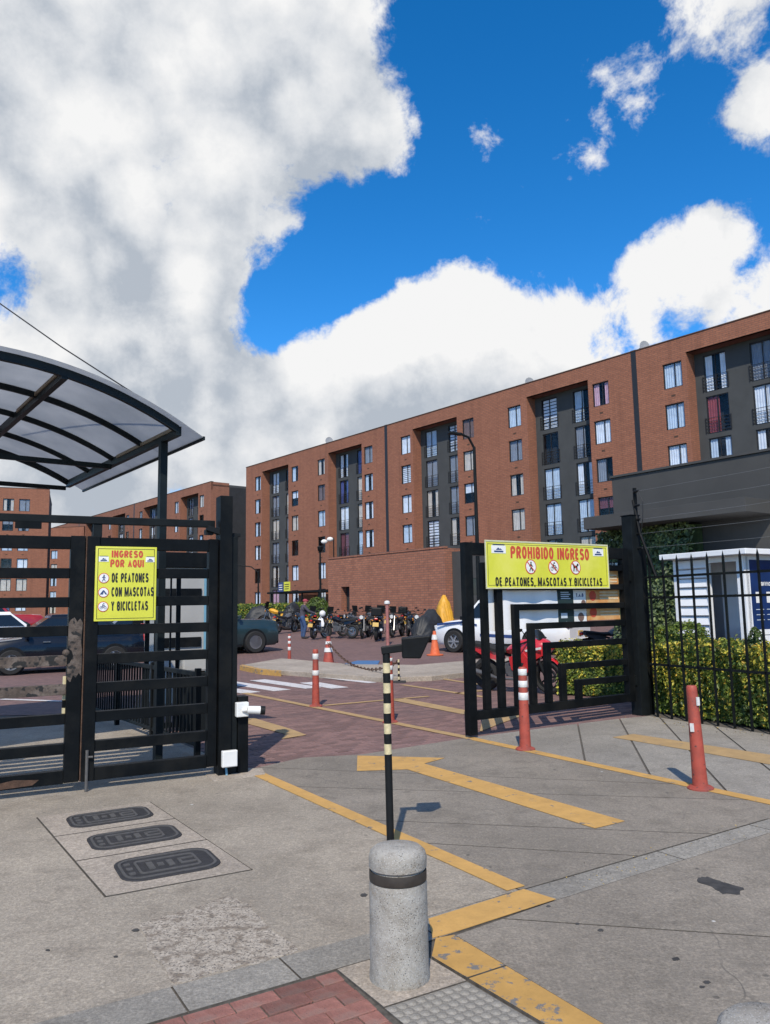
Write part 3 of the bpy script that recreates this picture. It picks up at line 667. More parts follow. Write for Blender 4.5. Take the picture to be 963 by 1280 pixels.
# bricks of the sidewalk: running bond along the kerb
bo = G(418, 1213.5); bx_ = kl; by_ = Vector((kl.y, -kl.x, 0))
bl, bw_ = 0.195, 0.097
edge_d = (G(500, 1285) - G(420, 1212)).normalized(); en = Vector((-edge_d.y, edge_d.x, 0))
if en.dot(bx_) > 0: en = -en
eo = G(420, 1212)
for j in range(14):
    for i in range(-12, 7):
        p = bo + bx_ * ((i + (0.5 if j % 2 else 0)) * bl) + by_ * ((j + .5) * bw_)
        hl_, hw_ = bl / 2 - .003, bw_ / 2 - .003; q = []
        for sx, sy in ((-1, -1), (1, -1), (1, 1), (-1, 1)):
            v = p + bx_ * sx * hl_ + by_ * sy * hw_; q.append((v.x, v.y))
        q = clip(q, eo, en, 0.006)
        if len(q) < 3: continue
        c_ = Vector((sum(v[0] for v in q) / len(q), sum(v[1] for v in q) / len(q), 0))
        b = MB(); b.prism([(v[0] - c_.x, v[1] - c_.y) for v in q], -.03, 0.0); o = b.build('brick', 'brick_red', sw, bevel=.003)
        o.location = (c_.x, c_.y, random.uniform(-.004, .002)); o.rotation_euler = (random.uniform(-.012, .012), random.uniform(-.012, .012), random.uniform(-.01, .01))

# block paving inside the gate: real pavers near the gate, one material beyond
zone = [tuple(p) for p in P2((306, 962), (378, 947), (452, 943), (586, 922), (720, 905), (803, 896))] + [(4.3, 12.6), (3.6, 17.2), (-6.6, 17.2)]
def inside(p, poly):
    r_ = False; j = len(poly) - 1
    for i in range(len(poly)):
        if (poly[i][1] > p[1]) != (poly[j][1] > p[1]) and p[0] < (poly[j][0] - poly[i][0]) * (p[1] - poly[i][1]) / (poly[j][1] - poly[i][1]) + poly[i][0]: r_ = not r_
        j = i
    return r_
PL, PWD = 0.205, 0.105
cells = []
for j in range(-25, 130):
    for i in range(-60, 60):
        p = A0 + E_RT * ((i + .5 * (j % 2)) * PL) + E_IN * (j * PWD)
        q = (p.x, p.y)
        if inside((p.x, p.y + .06), zone) or inside((p.x, p.y - .06), zone): cells.append(p)
def proj(p):
    v = p - Vector((0, 0, CAMH)); w_ = v.dot(_F); return PCX + FPX * v.dot(_R) / w_, PCY - FPX * v.dot(_U) / w_
def shown(p):
    x, y = proj(p); return 305 < x < 588 and not (464 < x < 485)
cells.sort(key=lambda p: (not shown(p), p.length))
pm = MB(); pm.box((0, 0, -0.015), (PL - .006, PWD - .006, 0.03)); pme = pm.mesh('paver', 'paver')
stuff = MB(); ang = math.atan2(E_RT.y, E_RT.x)
for k, p in enumerate(cells):
    z = -0.003 + random.uniform(-.002, .0015)
    if k < 300:
        o = obj('paver', pme, paving, 0.003); o.location = (p.x, p.y, z); o.rotation_euler = (random.uniform(-.008, .008), random.uniform(-.008, .008), ang + random.uniform(-.01, .01))
    else: stuff.box((p.x, p.y, z - 0.015), (PL - .006, PWD - .006, 0.03), ang + random.uniform(-.01, .01))
tag(stuff.build('block_paving', 'paver_stuff', paving), kind='stuff')

# painted markings
marks = group_empty('road_markings')
def band(a, b, w, m, nm='yellow_line', z=0.006, seg=1, px=True):
    a = G(*a) if px else a; b = G(*b) if px else b
    d = (b - a).normalized(); n = Vector((-d.y, d.x, 0)) * (w / 2); mb = MB()
    mb.prism([tuple((a + n).xy), tuple((b + n).xy), tuple((b - n).xy), tuple((a - n).xy)], z - 0.003, z)
    return mb.build(nm, m, marks)
def shape(pts, m, nm, z=0.006):
    mb = MB(); mb.prism(P2(*pts), z - 0.003, z); return mb.build(nm, m, marks)
band((317, 965), (645, 1111), 0.13, 'yellow_paint')
band((306, 866.5), (586, 922.5), 0.13, 'yellow_faded')
band((587, 922.7), (720, 951.5), 0.13, 'yellow_paint'); band((720.5, 951.7), (975, 1006), 0.13, 'yellow_paint')
shape([(447, 945), (446.5, 964), (509, 962), (744, 1036), (781, 1027), (530, 955), (556, 948)], 'yellow_paint', 'arrow')
shape([(536, 1149), (655, 1112), (695, 1124.5), (573, 1164), (541, 1173)], 'yellow_paint', 'yellow_line', 0.004)
shape([(766, 922), (792, 918), (963, 944), (1010, 953), (1000, 968), (963, 956), (850, 936)], 'yellow_faded', 'arrow')
band((405, 882), (536, 870.5), 0.10, 'yellow_faded')
band((496, 874), (588, 892), 0.28, 'yellow_faded')
band((503, 856), (606, 871.5), 0.12, 'yellow_faded'); band((536, 846), (600, 856), 0.12, 'yellow_faded'); band((570, 867), (615, 862), 0.12, 'yellow_faded')
shape([(303, 898), (318, 898), (365, 912), (383, 919), (352, 924), (357, 918), (303, 903)], 'yellow_faded', 'arrow')
shape([(600, 915), (603, 900), (690, 876), (700, 878), (625, 905)], 'yellow_faded', 'yellow_line')
for a, b in (((280, 852), (353, 863)), ((322, 850), (392, 860)), ((280, 861), (315, 866)), ((385, 853), (425, 860))): band(a, b, 0.38, 'white_paint', 'crossing_bar', 0.004)
band((392, 845), (466, 853.5), 0.22, 'white_paint', 'white_line', 0.004)
shape([(430, 830), (447, 826), (475, 826), (472, 832)], 'blue_paint', 'blue_parking_mark', 0.008)
shape([(505, 836), (509, 833), (523, 833), (519, 836)], 'yellow_faded', 'dash'); shape([(559, 831), (562, 828), (574, 828), (571, 831)], 'yellow_faded', 'dash')
# pedestrian island
isl = group_empty('walkway_island')
b = MB(); b.prism(P2((302, 836), (352, 827), (440, 835), (520, 836), (600, 829), (640, 826), (640, 838), (600, 844), (540, 851), (480, 853), (400, 847), (325, 841)), -0.03, 0.10); b.build('island_slab', 'concrete_light', isl, bevel=0.01)
b = MB(); b.prism(P2((300, 837), (325, 842.5), (352, 845), (352, 843.8), (326, 840.9), (303, 835.5)), -0.02, 0.106); b.build('yellow_edge', 'yellow_paint_worn', isl)
# pale strip in front of the parked cars
band(Vector((-14, 17.3, 0)), Vector((-5.2, 14.0, 0)), 0.12, 'white_paint', 'white_line', 0.0, px=False)

# ------------------------------------------------------------------ apartment blocks
ROWS = [14.62, 12.2, 9.78, 7.36, 4.95, 2.55]
CURT = {}
for nm, c_ in (('curtain_white', (0.70, 0.71, 0.72)), ('curtain_pale_blue', (0.48, 0.55, 0.61)), ('curtain_cream', (0.55, 0.47, 0.38)), ('curtain_grey', (0.22, 0.23, 0.25)), ('curtain_pink', (0.55, 0.32, 0.36)),
               ('curtain_red', (0.26, 0.05, 0.05)), ('curtain_wine', (0.15, 0.045, 0.055)), ('curtain_blue', (0.06, 0.08, 0.22)), ('curtain_brown', (0.16, 0.10, 0.08))):
    mat(nm, c_, 0.9, 0.12, 3)
WEIGHTED = ['curtain_white'] * 12 + ['curtain_pale_blue'] * 11 + ['curtain_cream'] * 6 + ['curtain_grey'] * 9 + ['curtain_pink', 'curtain_wine', 'curtain_brown', 'curtain_red', 'curtain_blue']
def frame_mesh(w_, h, mull, nm):
    b = MB(); t = 0.055
    b.b2(-w_ / 2, -w_ / 2 + t, -.03, .03, -h / 2, h / 2); b.b2(w_ / 2 - t, w_ / 2, -.03, .03, -h / 2, h / 2)
    b.b2(-w_ / 2 + t, w_ / 2 - t, -.03, .03, -h / 2, -h / 2 + t); b.b2(-w_ / 2 + t, w_ / 2 - t, -.03, .03, h / 2 - t, h / 2)
    for x in mull: b.b2(x - .022, x + .022, -.025, .025, -h / 2 + t, h / 2 - t)
    return b.mesh(nm, 'window_frame')
def curtain_mesh(spans, z0, z1, m):
    b = MB()
    for x0, x1 in spans:
        n = max(4, int((x1 - x0) / 0.07)); vs = []
        for i in range(n + 1):
            x = x0 + (x1 - x0) * i / n; y = 0.06 + 0.013 * (1 if i % 2 else -1)
            vs += [(x, y, z0), (x, y, z1)]
        b.add(vs, [(2 * i, 2 * i + 2, 2 * i + 3, 2 * i + 1) for i in range(n)])
    return b.mesh('curtain', m)
def blind_mesh(w_, h, m):
    b = MB(); n = 9
    for i in range(n): b.box((0, .06, -h / 2 + h * (i + .5) / n), (w_ * .92, .02, h / n * .72))
    return b.mesh('blind', m)
SW, SH, DW, DH = 1.2, 1.5, 1.32, 2.16
FR_S, FR_D = frame_mesh(SW, SH, (0.12,), 'window'), frame_mesh(DW, DH, (0.0,), 'window')
_b = MB(); _b.box((0, 0, 0), (SW - .11, .008, SH - .11)); PANE_S = _b.mesh('pane', 'pane_glass')
_b = MB(); _b.box((0, 0, 0), (DW - .11, .008, DH - .11)); PANE_D = _b.mesh('pane', 'pane_glass')
def rail_mesh():
    b = MB(); z0 = -DH / 2; w_ = DW + .18
    for k in range(5): b.b2(-w_ / 2, w_ / 2, -.13, -.105, z0 + .12 + k * .19, z0 + .145 + k * .19)
    for x in (-w_ / 2, 0, w_ / 2 - .03): b.b2(x, x + .03, -.135, -.10, z0 + .06, z0 + .93)
    for x in (-w_ / 2, w_ / 2 - .03): b.b2(x, x + .03, -.10, .02, z0 + .85, z0 + .88); b.b2(x, x + .03, -.10, .02, z0 + .12, z0 + .15)
    return b.mesh('railing', 'window_frame')
RAIL = rail_mesh()
CM = {}
def curtain_for(kind, m, style):
    k = (kind, m, style)
    if k not in CM:
        w_, h = (SW, SH) if kind == 's' else (DW, DH); a = w_ / 2 - .06; zt = h / 2 - .06
        if style == 'blind': CM[k] = blind_mesh(w_ - .1, h - .12, m)
        elif style == 'full': CM[k] = curtain_mesh([(-a, a)], -zt, zt, m)
        elif style == 'open': CM[k] = curtain_mesh([(-a, -a * .35), (a * .45, a)], -zt, zt, m)
        elif style == 'half': CM[k] = curtain_mesh([(-a, a * .1)], -zt, zt, m)
        elif style == 'top': CM[k] = curtain_mesh([(-a, a)], 0.05, zt, m)
    return CM[k]
def window(parent, x, y, z, kind, rng):
    o = obj('window', FR_S if kind == 's' else FR_D, parent); o.location = (x, y, z)
    obj('pane', PANE_S if kind == 's' else PANE_D, o)
    m = rng.choice(WEIGHTED); st = rng.choice(['full'] * 6 + ['open'] * 2 + ['half', 'top', 'blind'])
    if st == 'blind': m = 'curtain_white'
    if rng.random() < .93: obj('curtain' if st != 'blind' else 'blind', curtain_for(kind, m, st), o)
    if kind == 'd': r_ = obj('railing', RAIL, parent); r_.location = (x, y, z)
def wall_holes(b, x0, x1, z0, z1, y, holes, depth, mi=0):
    xs = sorted({x0, x1} | {v for h in holes for v in h[:2] if x0 < v < x1}); zs = sorted({z0, z1} | {v for h in holes for v in h[2:] if z0 < v < z1})
    for xa, xb in zip(xs[:-1], xs[1:]):
        for za, zb in zip(zs[:-1], zs[1:]):
            cx_, cz_ = (xa + xb) / 2, (za + zb) / 2
            if any(h[0] < cx_ < h[1] and h[2] < cz_ < h[3] for h in holes): continue
            b.add([(xa, y, za), (xb, y, za), (xb, y, zb), (xa, y, zb)], [(0, 1, 2, 3)], mi)
    for a, c_, d, e_ in holes:
        for q in (((a, d), (a, e_)), ((c_, e_), (c_, d)), ((a, e_), (c_, e_)), ((c_, d), (a, d))):
            (xa, za), (xb, zb) = q
            b.add([(xa, y, za), (xb, y, zb), (xb, y + depth, zb), (xa, y + depth, za)], [(0, 1, 2, 3)], mi)
MOD = 23.6; ROOF = 16.7; RD = 0.9
def block(name, label, org, rz, m0, m1, xmin, xmax, seed, rows=ROWS, cols=None, zbase=-0.03, depth=12.0, xwin=None, group='brick apartment blocks'):
    """modules m0..m1; local x along the facade, -y towards the yard"""
    rng = random.Random(seed)
    t = thing(name, label, 'building', org, rz, group)
    smalls, recs, joints = [], [], []
    for k in range(m0, m1):
        j = k * MOD; joints.append(j)
        for u in (2.45, 9.55, 14.05, 21.15): smalls.append(j + u)
        for a in (3.35, 15.2): recs.append((j + a, j + a + 5.05))
    if cols: smalls, recs, joints = list(cols), [], []
    smalls = [u for u in smalls if xmin + .9 < u < xmax - .9]; recs = [r_ for r_ in recs if r_[0] > xmin and r_[1] < xmax]
    edges = [xmin] + [v for r_ in recs for v in r_] + [xmax]
    wall = MB(); TOPR = 15.75
    for a, c_ in zip(edges[0::2], edges[1::2]):
        hs_ = [(u - SW / 2, u + SW / 2, z - SH / 2, z + SH / 2) for u in smalls if a < u < c_ for z in rows]
        wall_holes(wall, a, c_, zbase, TOPR, 0.0, hs_, 0.16)
    for a, c_ in recs:                                    # side returns and lintel soffits
        wall.add([(a, 0, zbase), (a, RD, zbase), (a, RD, TOPR), (a, 0, TOPR)], [(0, 1, 2, 3)]); wall.add([(c_, 0, zbase), (c_, RD, zbase), (c_, RD, TOPR), (c_, 0, TOPR)], [(3, 2, 1, 0)])
        wall.add([(a, 0, TOPR), (c_, 0, TOPR), (c_, RD, TOPR), (a, RD, TOPR)], [(0, 1, 2, 3)])
    wall.b2(xmin, xmax, 0, .25, TOPR, ROOF)
    wall.add([(xmin, 0, zbase), (xmin, 2.4, zbase), (xmin, 2.4, ROOF), (xmin, 0, ROOF)], [(3, 2, 1, 0)]); wall.add([(xmax, 0, zbase), (xmax, 2.4, zbase), (xmax, 2.4, ROOF), (xmax, 0, ROOF)], [(0, 1, 2, 3)])
    wall.build('brick_wall', 'brick_wall', t)
    core = MB(); core.b2(xmin + .02, xmax - .02, RD + .62, depth - .02, zbase, ROOF - .35); 
    for a, c_ in zip(edges[0::2], edges[1::2]): core.b2(a + .02, c_ - .02, .62, RD + .62, zbase, TOPR)
    core.build('interior', 'dark_interior', t)
    rf = MB(); rf.b2(xmin, xmax, .25, depth, ROOF - .5, ROOF - .3); r_o = rf.build('roof', 'dark_render', t)
    cp = MB(); cp.b2(xmin - .03, xmax + .03, -.04, .30, ROOF, ROOF + .05); cp.build('coping', 'rust_dark', r_o)
    for xe, sg in ((xmin, -1), (xmax, 1)):
        e_ = MB(); hs_ = [(y0, y0 + .55, z - .35, z + .35) for z in rows for y0 in (5.2, 9.0)]
        zs = [zbase] + [v for z in sorted(rows) for v in (z - .35, z + .35)] + [ROOF - .2]
        ys = [2.4, 5.2, 5.75, 9.0, 9.55, depth]
        for ya, yb in zip(ys[:-1], ys[1:]):
            for za, zb in zip(zs[:-1], zs[1:]):
                if any(h[0] < (ya + yb) / 2 < h[1] and h[2] < (za + zb) / 2 < h[3] for h in hs_): continue
                e_.add([(xe - .03 * sg, ya, za), (xe - .03 * sg, yb, za), (xe - .03 * sg, yb, zb), (xe - .03 * sg, ya, zb)], [(0, 1, 2, 3)])
        e_.build('end_wall', 'bay_render', t)
        for z in rows:
            for y0 in (5.2, 9.0):
                q = MB(); q.b2(xe - .15 * sg - .02, xe - .15 * sg + .02, y0, y0 + .55, z - .35, z + .35); q.build('end_window', M[rng.choice(['curtain_grey', 'dark_interior', 'curtain_white', 'dark_interior'])], t)
    bw_ = [v for v in joints if xmin + .3 < v < xmax]
    for u in bw_:
        q = MB(); q.b2(u - .17, u + .17, -.012, .05, zbase, ROOF + .08); q.build('expansion_joint', 'window_frame', t)
    vents = MB()
    for u in smalls:
        for z in rows:
            vents.b2(u - .12, u + .12, -.012, .02, z - SH / 2 - .50, z - SH / 2 - .40)
            if xwin is None or xwin[0] < u < xwin[1]: window(t, u, .10, z, 's', rng)
    tag(vents.build('vent', 'rust_dark', t), kind='stuff')
    for a, c_ in recs:
        mid = (a + c_) / 2; dd = [mid - 1.33, mid + 1.33]; bay = MB()
        wall_holes(bay, a, c_, zbase, TOPR, RD, [(u - DW / 2, u + DW / 2, z - .15 - DH / 2, z - .15 + DH / 2) for u in dd for z in rows], 0.14)
        bay.build('bay_wall', 'bay_render', t)
        for u in dd:
            for z in rows:
                if xwin is None or xwin[0] < u < xwin[1]: window(t, u, RD + .08, z - .15, 'd', rng)
    return t
TH = R(-50.4)
FT = az(140.4); FN = Vector((-FT.y, FT.x, 0)); FO = Vector((-13.2, 79.6, 0)) + FT * (-2.6)      # left corner of the long block
if FN.y < 0: FN = -FN
main = block('apartment_block', 'long brick apartment block behind the gates with dark window bays', FO, TH, 0, 3, 0.0, 64.0, 11, xwin=(-1, 58))
cb = block('apartment_block', 'farther brick apartment block with dark grey end wall, seen left of the gate post', Vector((-20.6, 90.3, 0)) - FT * (MOD * 3), TH, 0, 3, 0.0, MOD * 3, 5, xwin=(8, 80))
# far left block facing the camera
lb = block('apartment_block', 'brick apartment block at the far left edge, facing straight ahead', Vector((-41.4 - 21.5 * math.cos(R(22)), 94.0 - 21.5 * math.sin(R(22)), 0)), R(22), 0, 1, 0.0, 21.5, 23, cols=[1.5, 3.2, 7.0, 8.7, 12.6, 14.3, 17.0, 18.75])
fb = block('apartment_block', 'distant low brick block with narrow dark bays between the two left blocks', Vector((-63.5, 128, 0)), R(-14), 0, 1, 0.0, 15.0, 31, rows=[z - 0.3 for z in ROWS[:]])
fb.scale = (1, 1, .92)
# roof clutter
def dish(px, py, depth_off, label, s=1.0):
    p = AT(px, py, depth_off); t = thing('satellite_dish', label, 'satellite dish', (p.x, p.y, ROOF - .30), R(-160), 'satellite dishes on the roof of the long block')
    h = max(.2, p.z - (ROOF - .30)); b = MB(); b.cyl((0, 0, 0), (0, 0, h), .03, n=8); b.box((0, 0, .02), (.35, .35, .04)); b.build('mast', 'dish', t)
    b = MB(); n = 14
    rings = [[(r_ * math.cos(2 * math.pi * i / n), -.12 + r_ * r_ * .35 / s, h + r_ * math.sin(2 * math.pi * i / n)) for i in range(n)] for r_ in (.02 * s, .2 * s, .38 * s)]
    rings += [[(x, y + .02, z) for x, y, z in r_] for r_ in rings[::-1]]
    b.loft(rings); b.build('reflector', 'dish', t, True)
    b = MB(); b.tube([(0, -.1, h - .3 * s), (0.05, -.45, h - .1), (0, -.5, h + .02)], .018); b.box((0, -.52, h + .03), (.08, .12, .08)); b.build('feed_arm', 'dish', t)
def facade_pt(px, back):
    d = ray(px, 500); o = FO + FN * back; n = FN; k = o.dot(n) / d.dot(n); return d * k
for px, py, lab in ((807, 433, 'satellite dish on the roof edge above the right expansion joint'), (663, 478, 'small satellite dish on the roof above the middle bays'), (412, 551, 'roof vent dish near the left end of the long block')):
    q = facade_pt(px, 1.2); dish(px, py, q.y, lab, 1.0)

# brick annex in front of the long block
AO = FO - FN * 5.5
def ann_u(px):
    d = ray(px, 720); k = AO.dot(FN) / d.dot(FN); return (d * k - AO).dot(FT), d * k
u0, q0 = ann_u(410.5); u1, q1 = ann_u(557)
ztop = 5.35
t = thing('brick_annex', 'low windowless brick annex wall behind the row of motorcycles', 'building', AO + FT * u0, TH)
b = MB(); L_ = u1 - u0
wall_holes(b, 0, L_, -.03, ztop, 0, [(1.7, 2.75, 1.3, 3.15)], .5)
b.add([(0, 0, -.03), (0, 5.3, -.03), (0, 5.3, ztop), (0, 0, ztop)], [(3, 2, 1, 0)]); b.add([(L_, 0, -.03), (L_, 5.3, -.03), (L_, 5.3, ztop), (L_, 0, ztop)], [(0, 1, 2, 3)])
b.add([(0, 0, ztop), (L_, 0, ztop), (L_, 5.3, ztop), (0, 5.3, ztop)], [(0, 1, 2, 3)])
b.build('brick_wall', 'brick_annex', t)
b = MB(); b.b2(-.04, L_ + .04, -.05, .25, ztop + .003, ztop + .12); b.build('coping', 'brick_annex', t)
b = MB(); b.b2(1.7, 2.75, .52, .56, 1.3, 3.15); b.build('niche', 'dark_interior', t)
t = thing('grey_annex', 'dark grey low block with a small window right of the brick annex', 'building', AO + FT * (u1 + .05) + FN * .6, TH)
b = MB(); wall_holes(b, 0, 8.0, -.03, ztop - .25, 0, [(.9, 2.5, 2.2, 3.3)], .2)
b.add([(0, 0, ztop - .25), (8, 0, ztop - .25), (8, 4.6, ztop - .25), (0, 4.6, ztop - .25)], [(0, 1, 2, 3)]); b.add([(8, 0, -.03), (8, 4.6, -.03), (8, 4.6, ztop - .25), (8, 0, ztop - .25)], [(0, 1, 2, 3)]); b.build('wall', 'dark_render', t)
b = MB(); b.b2(.9, 2.5, .2, .24, 2.2, 3.3); b.build('window', 'car_glass', t)
# porch with banners at the left foot of the long block
pc = Gp(362, 774); 
PB = FO - FN * 3.2
def pz(px, py, off=3.2):
    d = ray(px, py); o = FO - FN * off; k = o.dot(FN) / d.dot(FN); p = d * k; return (p - o).dot(FT), CAMH + p.z
pu0, pz0 = pz(334, 741); pu1, _ = pz(420, 741)
t = thing('entrance_porch', 'flat dark porch on thin posts at the foot of the long block', 'porch', PB + FT * pu0 + Vector((0, 0, 0)), TH)
b = MB(); b.b2(0, pu1 - pu0, 0, 3.0, pz0 - .12, pz0 + .05); b.build('porch_roof', 'black_steel_2', t)
for x in (.5, 3.0, 5.6, 8.2, pu1 - pu0 - .3):
    b = MB(); b.b2(x, x + .12, .1, .22, -.03, pz0 - .12); b.build('post', 'black_steel_2', t)
for k in range(4):
    b = MB(); b.b2(5.72, 8.2, .14, .18, 1.1 + k * .55, 1.16 + k * .55); b.build('rail', 'black_steel_2', t)
for px0, px1, py0, py1, m_, lab in ((348, 354, 728, 740, 'car_blue', 'blue and white banner above the porch roof'), (355, 362.5, 727, 739, 'sign_yellow', 'yellow banner above the porch roof')):
    ua, za = pz(px0, py1, 3.3); ub, zb = pz(px1, py0, 3.3)
    o_ = thing('banner', lab, 'banner', FO - FN * 3.3 + FT * ua + Vector((0, 0, za)), TH, 'banners on the porch')
    b = MB(); b.b2(0, ub - ua, 0, .05, 0, zb - za); b.build('cloth', m_, o_)
    b = MB(); 
    for k in range(3): b.b2((ub - ua) * .15, (ub - ua) * .85, -.01, 0, (zb - za) * (.2 + .24 * k), (zb - za) * (.28 + .24 * k))
    b.build('print', 'sign_black' if m_ == 'sign_yellow' else 'sign_white', o_)

# dark one-storey building on the right
WT = az(144.0); WN = Vector((-WT.y, WT.x, 0)); WN = WN if WN.y > 0 else -WN
WO = AT(770, 700, 18.5); WO.z = 0
def wl(px, py, off=0.0):
    d = ray(px, py); o = WO - WN * off; k = o.dot(WN) / d.dot(WN); p = d * k; return (p - o).dot(WT), CAMH + p.z
wr = math.atan2(WT.y, WT.x)
t = thing('service_building', 'dark grey rendered service building with projecting roof slab behind the kiosk', 'building', WO, wr)
_, wtop = wl(770, 597)
b = MB(); b.b2(0, 16, 0, 6, -.03, wtop); b.build('wall', 'dark_render', t, bevel=.02)
b = MB(); b.b2(-.02, 16.02, -.04, .3, wtop, wtop + .05); b.build('coping', 'dark_render', t)
OFF = 1.1
ua, za = wl(730, 662, OFF); ub, zb = wl(933, 643, OFF)
b = MB(); b.b2(ua, ub, -OFF, -.002, za, za + .28); b.b2(ua, -.003, -.002, 3.0, za, za + .28); so = b.build('roof_slab', 'dark_render', t, bevel=.01)

# ------------------------------------------------------------------ right gate
GR = G(590, 922); GRr = math.atan2((G(803, 893) - GR).y, (G(803, 893) - GR).x)
gr = thing('swing_gate', 'open black steel gate leaf with nested square bars, under the prohibition sign', 'gate', GR, GRr)
def part_box(parent, nm, m, x0, x1, y0, y1, z0, z1, bevel=0.004):
    b = MB(); b.b2(x0, x1, y0, y1, z0, z1); return b.build(nm, m, parent, bevel=bevel)
part_box(gr, 'stile', 'black_steel', -.06, .06, -.05, .05, 0.03, 2.38)
part_box(gr, 'stile', 'black_steel', 2.84, 2.96, -.05, .05, 0.2, 2.38)
part_box(gr, 'top_rail', 'black_steel', .06, 2.84, -.048, .048, 2.22, 2.378)
part_box(gr, 'bottom_rail', 'black_steel', .06, 2.84, -.048, .048, 0.205, 0.315)
for xv, zt in ((.26, 2.09), (.50, 1.82), (.775, 1.56), (1.035, 1.31), (1.31, 1.05), (1.575, .76), (1.865, .53)):
    part_box(gr, 'bar', 'black_steel', xv - .045, xv + .045, -.035, .035, .315, zt + .042)
    part_box(gr, 'bar', 'black_steel', xv + .045, 2.84, -.034, .034, zt - .04, zt + .041)
part_box(gr, 'hinge', 'black_steel_2', 2.96, 3.02, -.04, .04, .42, .56); part_box(gr, 'hinge', 'black_steel_2', 2.96, 3.02, -.04, .04, 1.9, 2.04)
gp = thing('gate_post', 'black steel gate pillar at the right end of the open gate leaf', 'gate post', GR, GRr)
part_box(gp, 'column', 'black_steel_2', 3.02, 3.20, -.09, .09, -.02, 2.86); part_box(gp, 'backing_column', 'black_steel', 3.205, 3.33, -.07, .09, -.02, 2.42)
part_box(gp, 'cap', 'black_steel', 3.01, 3.21, -.10, .10, 2.86, 2.875)

def logo(parent, cx_, cz_, w_, h, y):
    b = MB(); b.b2(cx_ - w_ / 2, cx_ + w_ / 2, y, y + .002, cz_ - h / 2, cz_ + h / 2); o = b.build('logo', 'sign_white', parent)
    b = MB(); b.plate([(cx_ - w_ * .2, cz_ - h * .06), (cx_ - w_ * .04, cz_ + h * .24), (cx_ + w_ * .06, cz_ + h * .06), (cx_ + w_ * .12, cz_ + h * .14), (cx_ + w_ * .24, cz_ - h * .06)], y - .002, y)
    b.b2(cx_ - w_ * .32, cx_ + w_ * .32, y - .002, y, cz_ - h * .36, cz_ - h * .16); b.b2(cx_ - w_ * .42, cx_ + w_ * .42, y - .002, y, cz_ + h * .56, cz_ + h * .64); b.build('emblem', 'sign_blue', o)
def disc(b, cx_, cz_, r_, y0, y1, n=24, mi=0): b.plate([(cx_ + r_ * math.cos(2 * math.pi * i / n), cz_ + r_ * math.sin(2 * math.pi * i / n)) for i in range(n)], y0, y1, mi)
def stroke(b, a, c_, w_, y0, y1):
    d = Vector((c_[0] - a[0], c_[1] - a[1])).normalized(); n = Vector((-d.y, d.x)) * w_ / 2
    b.plate([(a[0] + n.x, a[1] + n.y), (c_[0] + n.x, c_[1] + n.y), (c_[0] - n.x, c_[1] - n.y), (a[0] - n.x, a[1] - n.y)], y0, y1)
def pictogram(parent, kind, cx_, cz_, r_, y, slash=True, dark='sign_black'):
    b = MB(); disc(b, cx_, cz_, r_, y, y + .002); o = b.build('pictogram', 'sign_red', parent)
    b = MB(); disc(b, cx_, cz_, r_ * .86, y - .002, y - .0002); b.build('disc', 'sign_white', o)
    b = MB(); ya, yb = y - .004, y - .0022; P = lambda x, z: (cx_ + x * r_, cz_ + z * r_)
    if kind == 'walk':
        disc(b, *P(.02, .55), r_ * .13, ya, yb, 10); stroke(b, P(0, .4), P(0, -.05), r_ * .22, ya, yb); stroke(b, P(.02, -.02), P(-.28, -.62), r_ * .14, ya, yb)
        stroke(b, P(.0, -.02), P(.27, -.6), r_ * .14, ya, yb); stroke(b, P(-.02, .34), P(-.34, .05), r_ * .1, ya, yb); stroke(b, P(.03, .34), P(.33, .02), r_ * .1, ya, yb)
    elif kind == 'bike':
        for sx in (-.36, .36):
            for k in range(12):
                a0, a1 = 2 * math.pi * k / 12, 2 * math.pi * (k + 1) / 12
                stroke(b, P(sx + .24 * math.cos(a0), -.2 + .24 * math.sin(a0)), P(sx + .24 * math.cos(a1), -.2 + .24 * math.sin(a1)), r_ * .07, ya, yb)
        stroke(b, P(-.36, -.2), P(-.1, .2), r_ * .08, ya, yb); stroke(b, P(-.1, .2), P(.26, .2), r_ * .08, ya, yb); stroke(b, P(.26, .28), P(.36, -.2), r_ * .08, ya, yb); stroke(b, P(-.1, .2), P(.04, -.2), r_ * .08, ya, yb)
        stroke(b, P(-.15, .45), P(.05, .1), r_ * .16, ya, yb); disc(b, *P(.1, .56), r_ * .12, ya, yb, 10)
    elif kind == 'dog':
        b.plate([P(-.5, .12), P(-.42, .34), P(.12, .24), P(.3, .52), (P(.42, .58)), P(.6, .34), P(.36, .2), P(.3, -.1), P(-.42, -.06)], ya, yb)
        for x0, x1 in ((-.4, -.5), (-.28, -.2), (.14, .08), (.26, .36)): stroke(b, P(x0, .0), P(x1, -.55), r_ * .11, ya, yb)
        stroke(b, P(-.45, .25), P(-.68, .5), r_ * .08, ya, yb)
    elif kind == 'tent':
        b.plate([P(-.68, -.4), P(-.1, .42), P(.08, .42), P(.7, -.4), P(.34, -.4), P(.02, .12), P(-.1, -.4)], ya, yb)
    b.build('figure', dark, o)
    if slash:
        b = MB(); stroke(b, P(-.64, .64), P(.64, -.64), r_ * .13, y - .006, y - .0042); b.build('slash', 'sign_red', o)
sg = thing('prohibition_sign', 'wide yellow sign reading PROHIBIDO INGRESO on the open gate leaf', 'sign', GR, GRr)
SX0, SX1, SZ0, SZ1, SY = .26, 2.50, 1.81, 2.40, -.066
part_box(sg, 'board', 'sign_yellow', SX0, SX1, SY, -.051, SZ0, SZ1, 0.002)
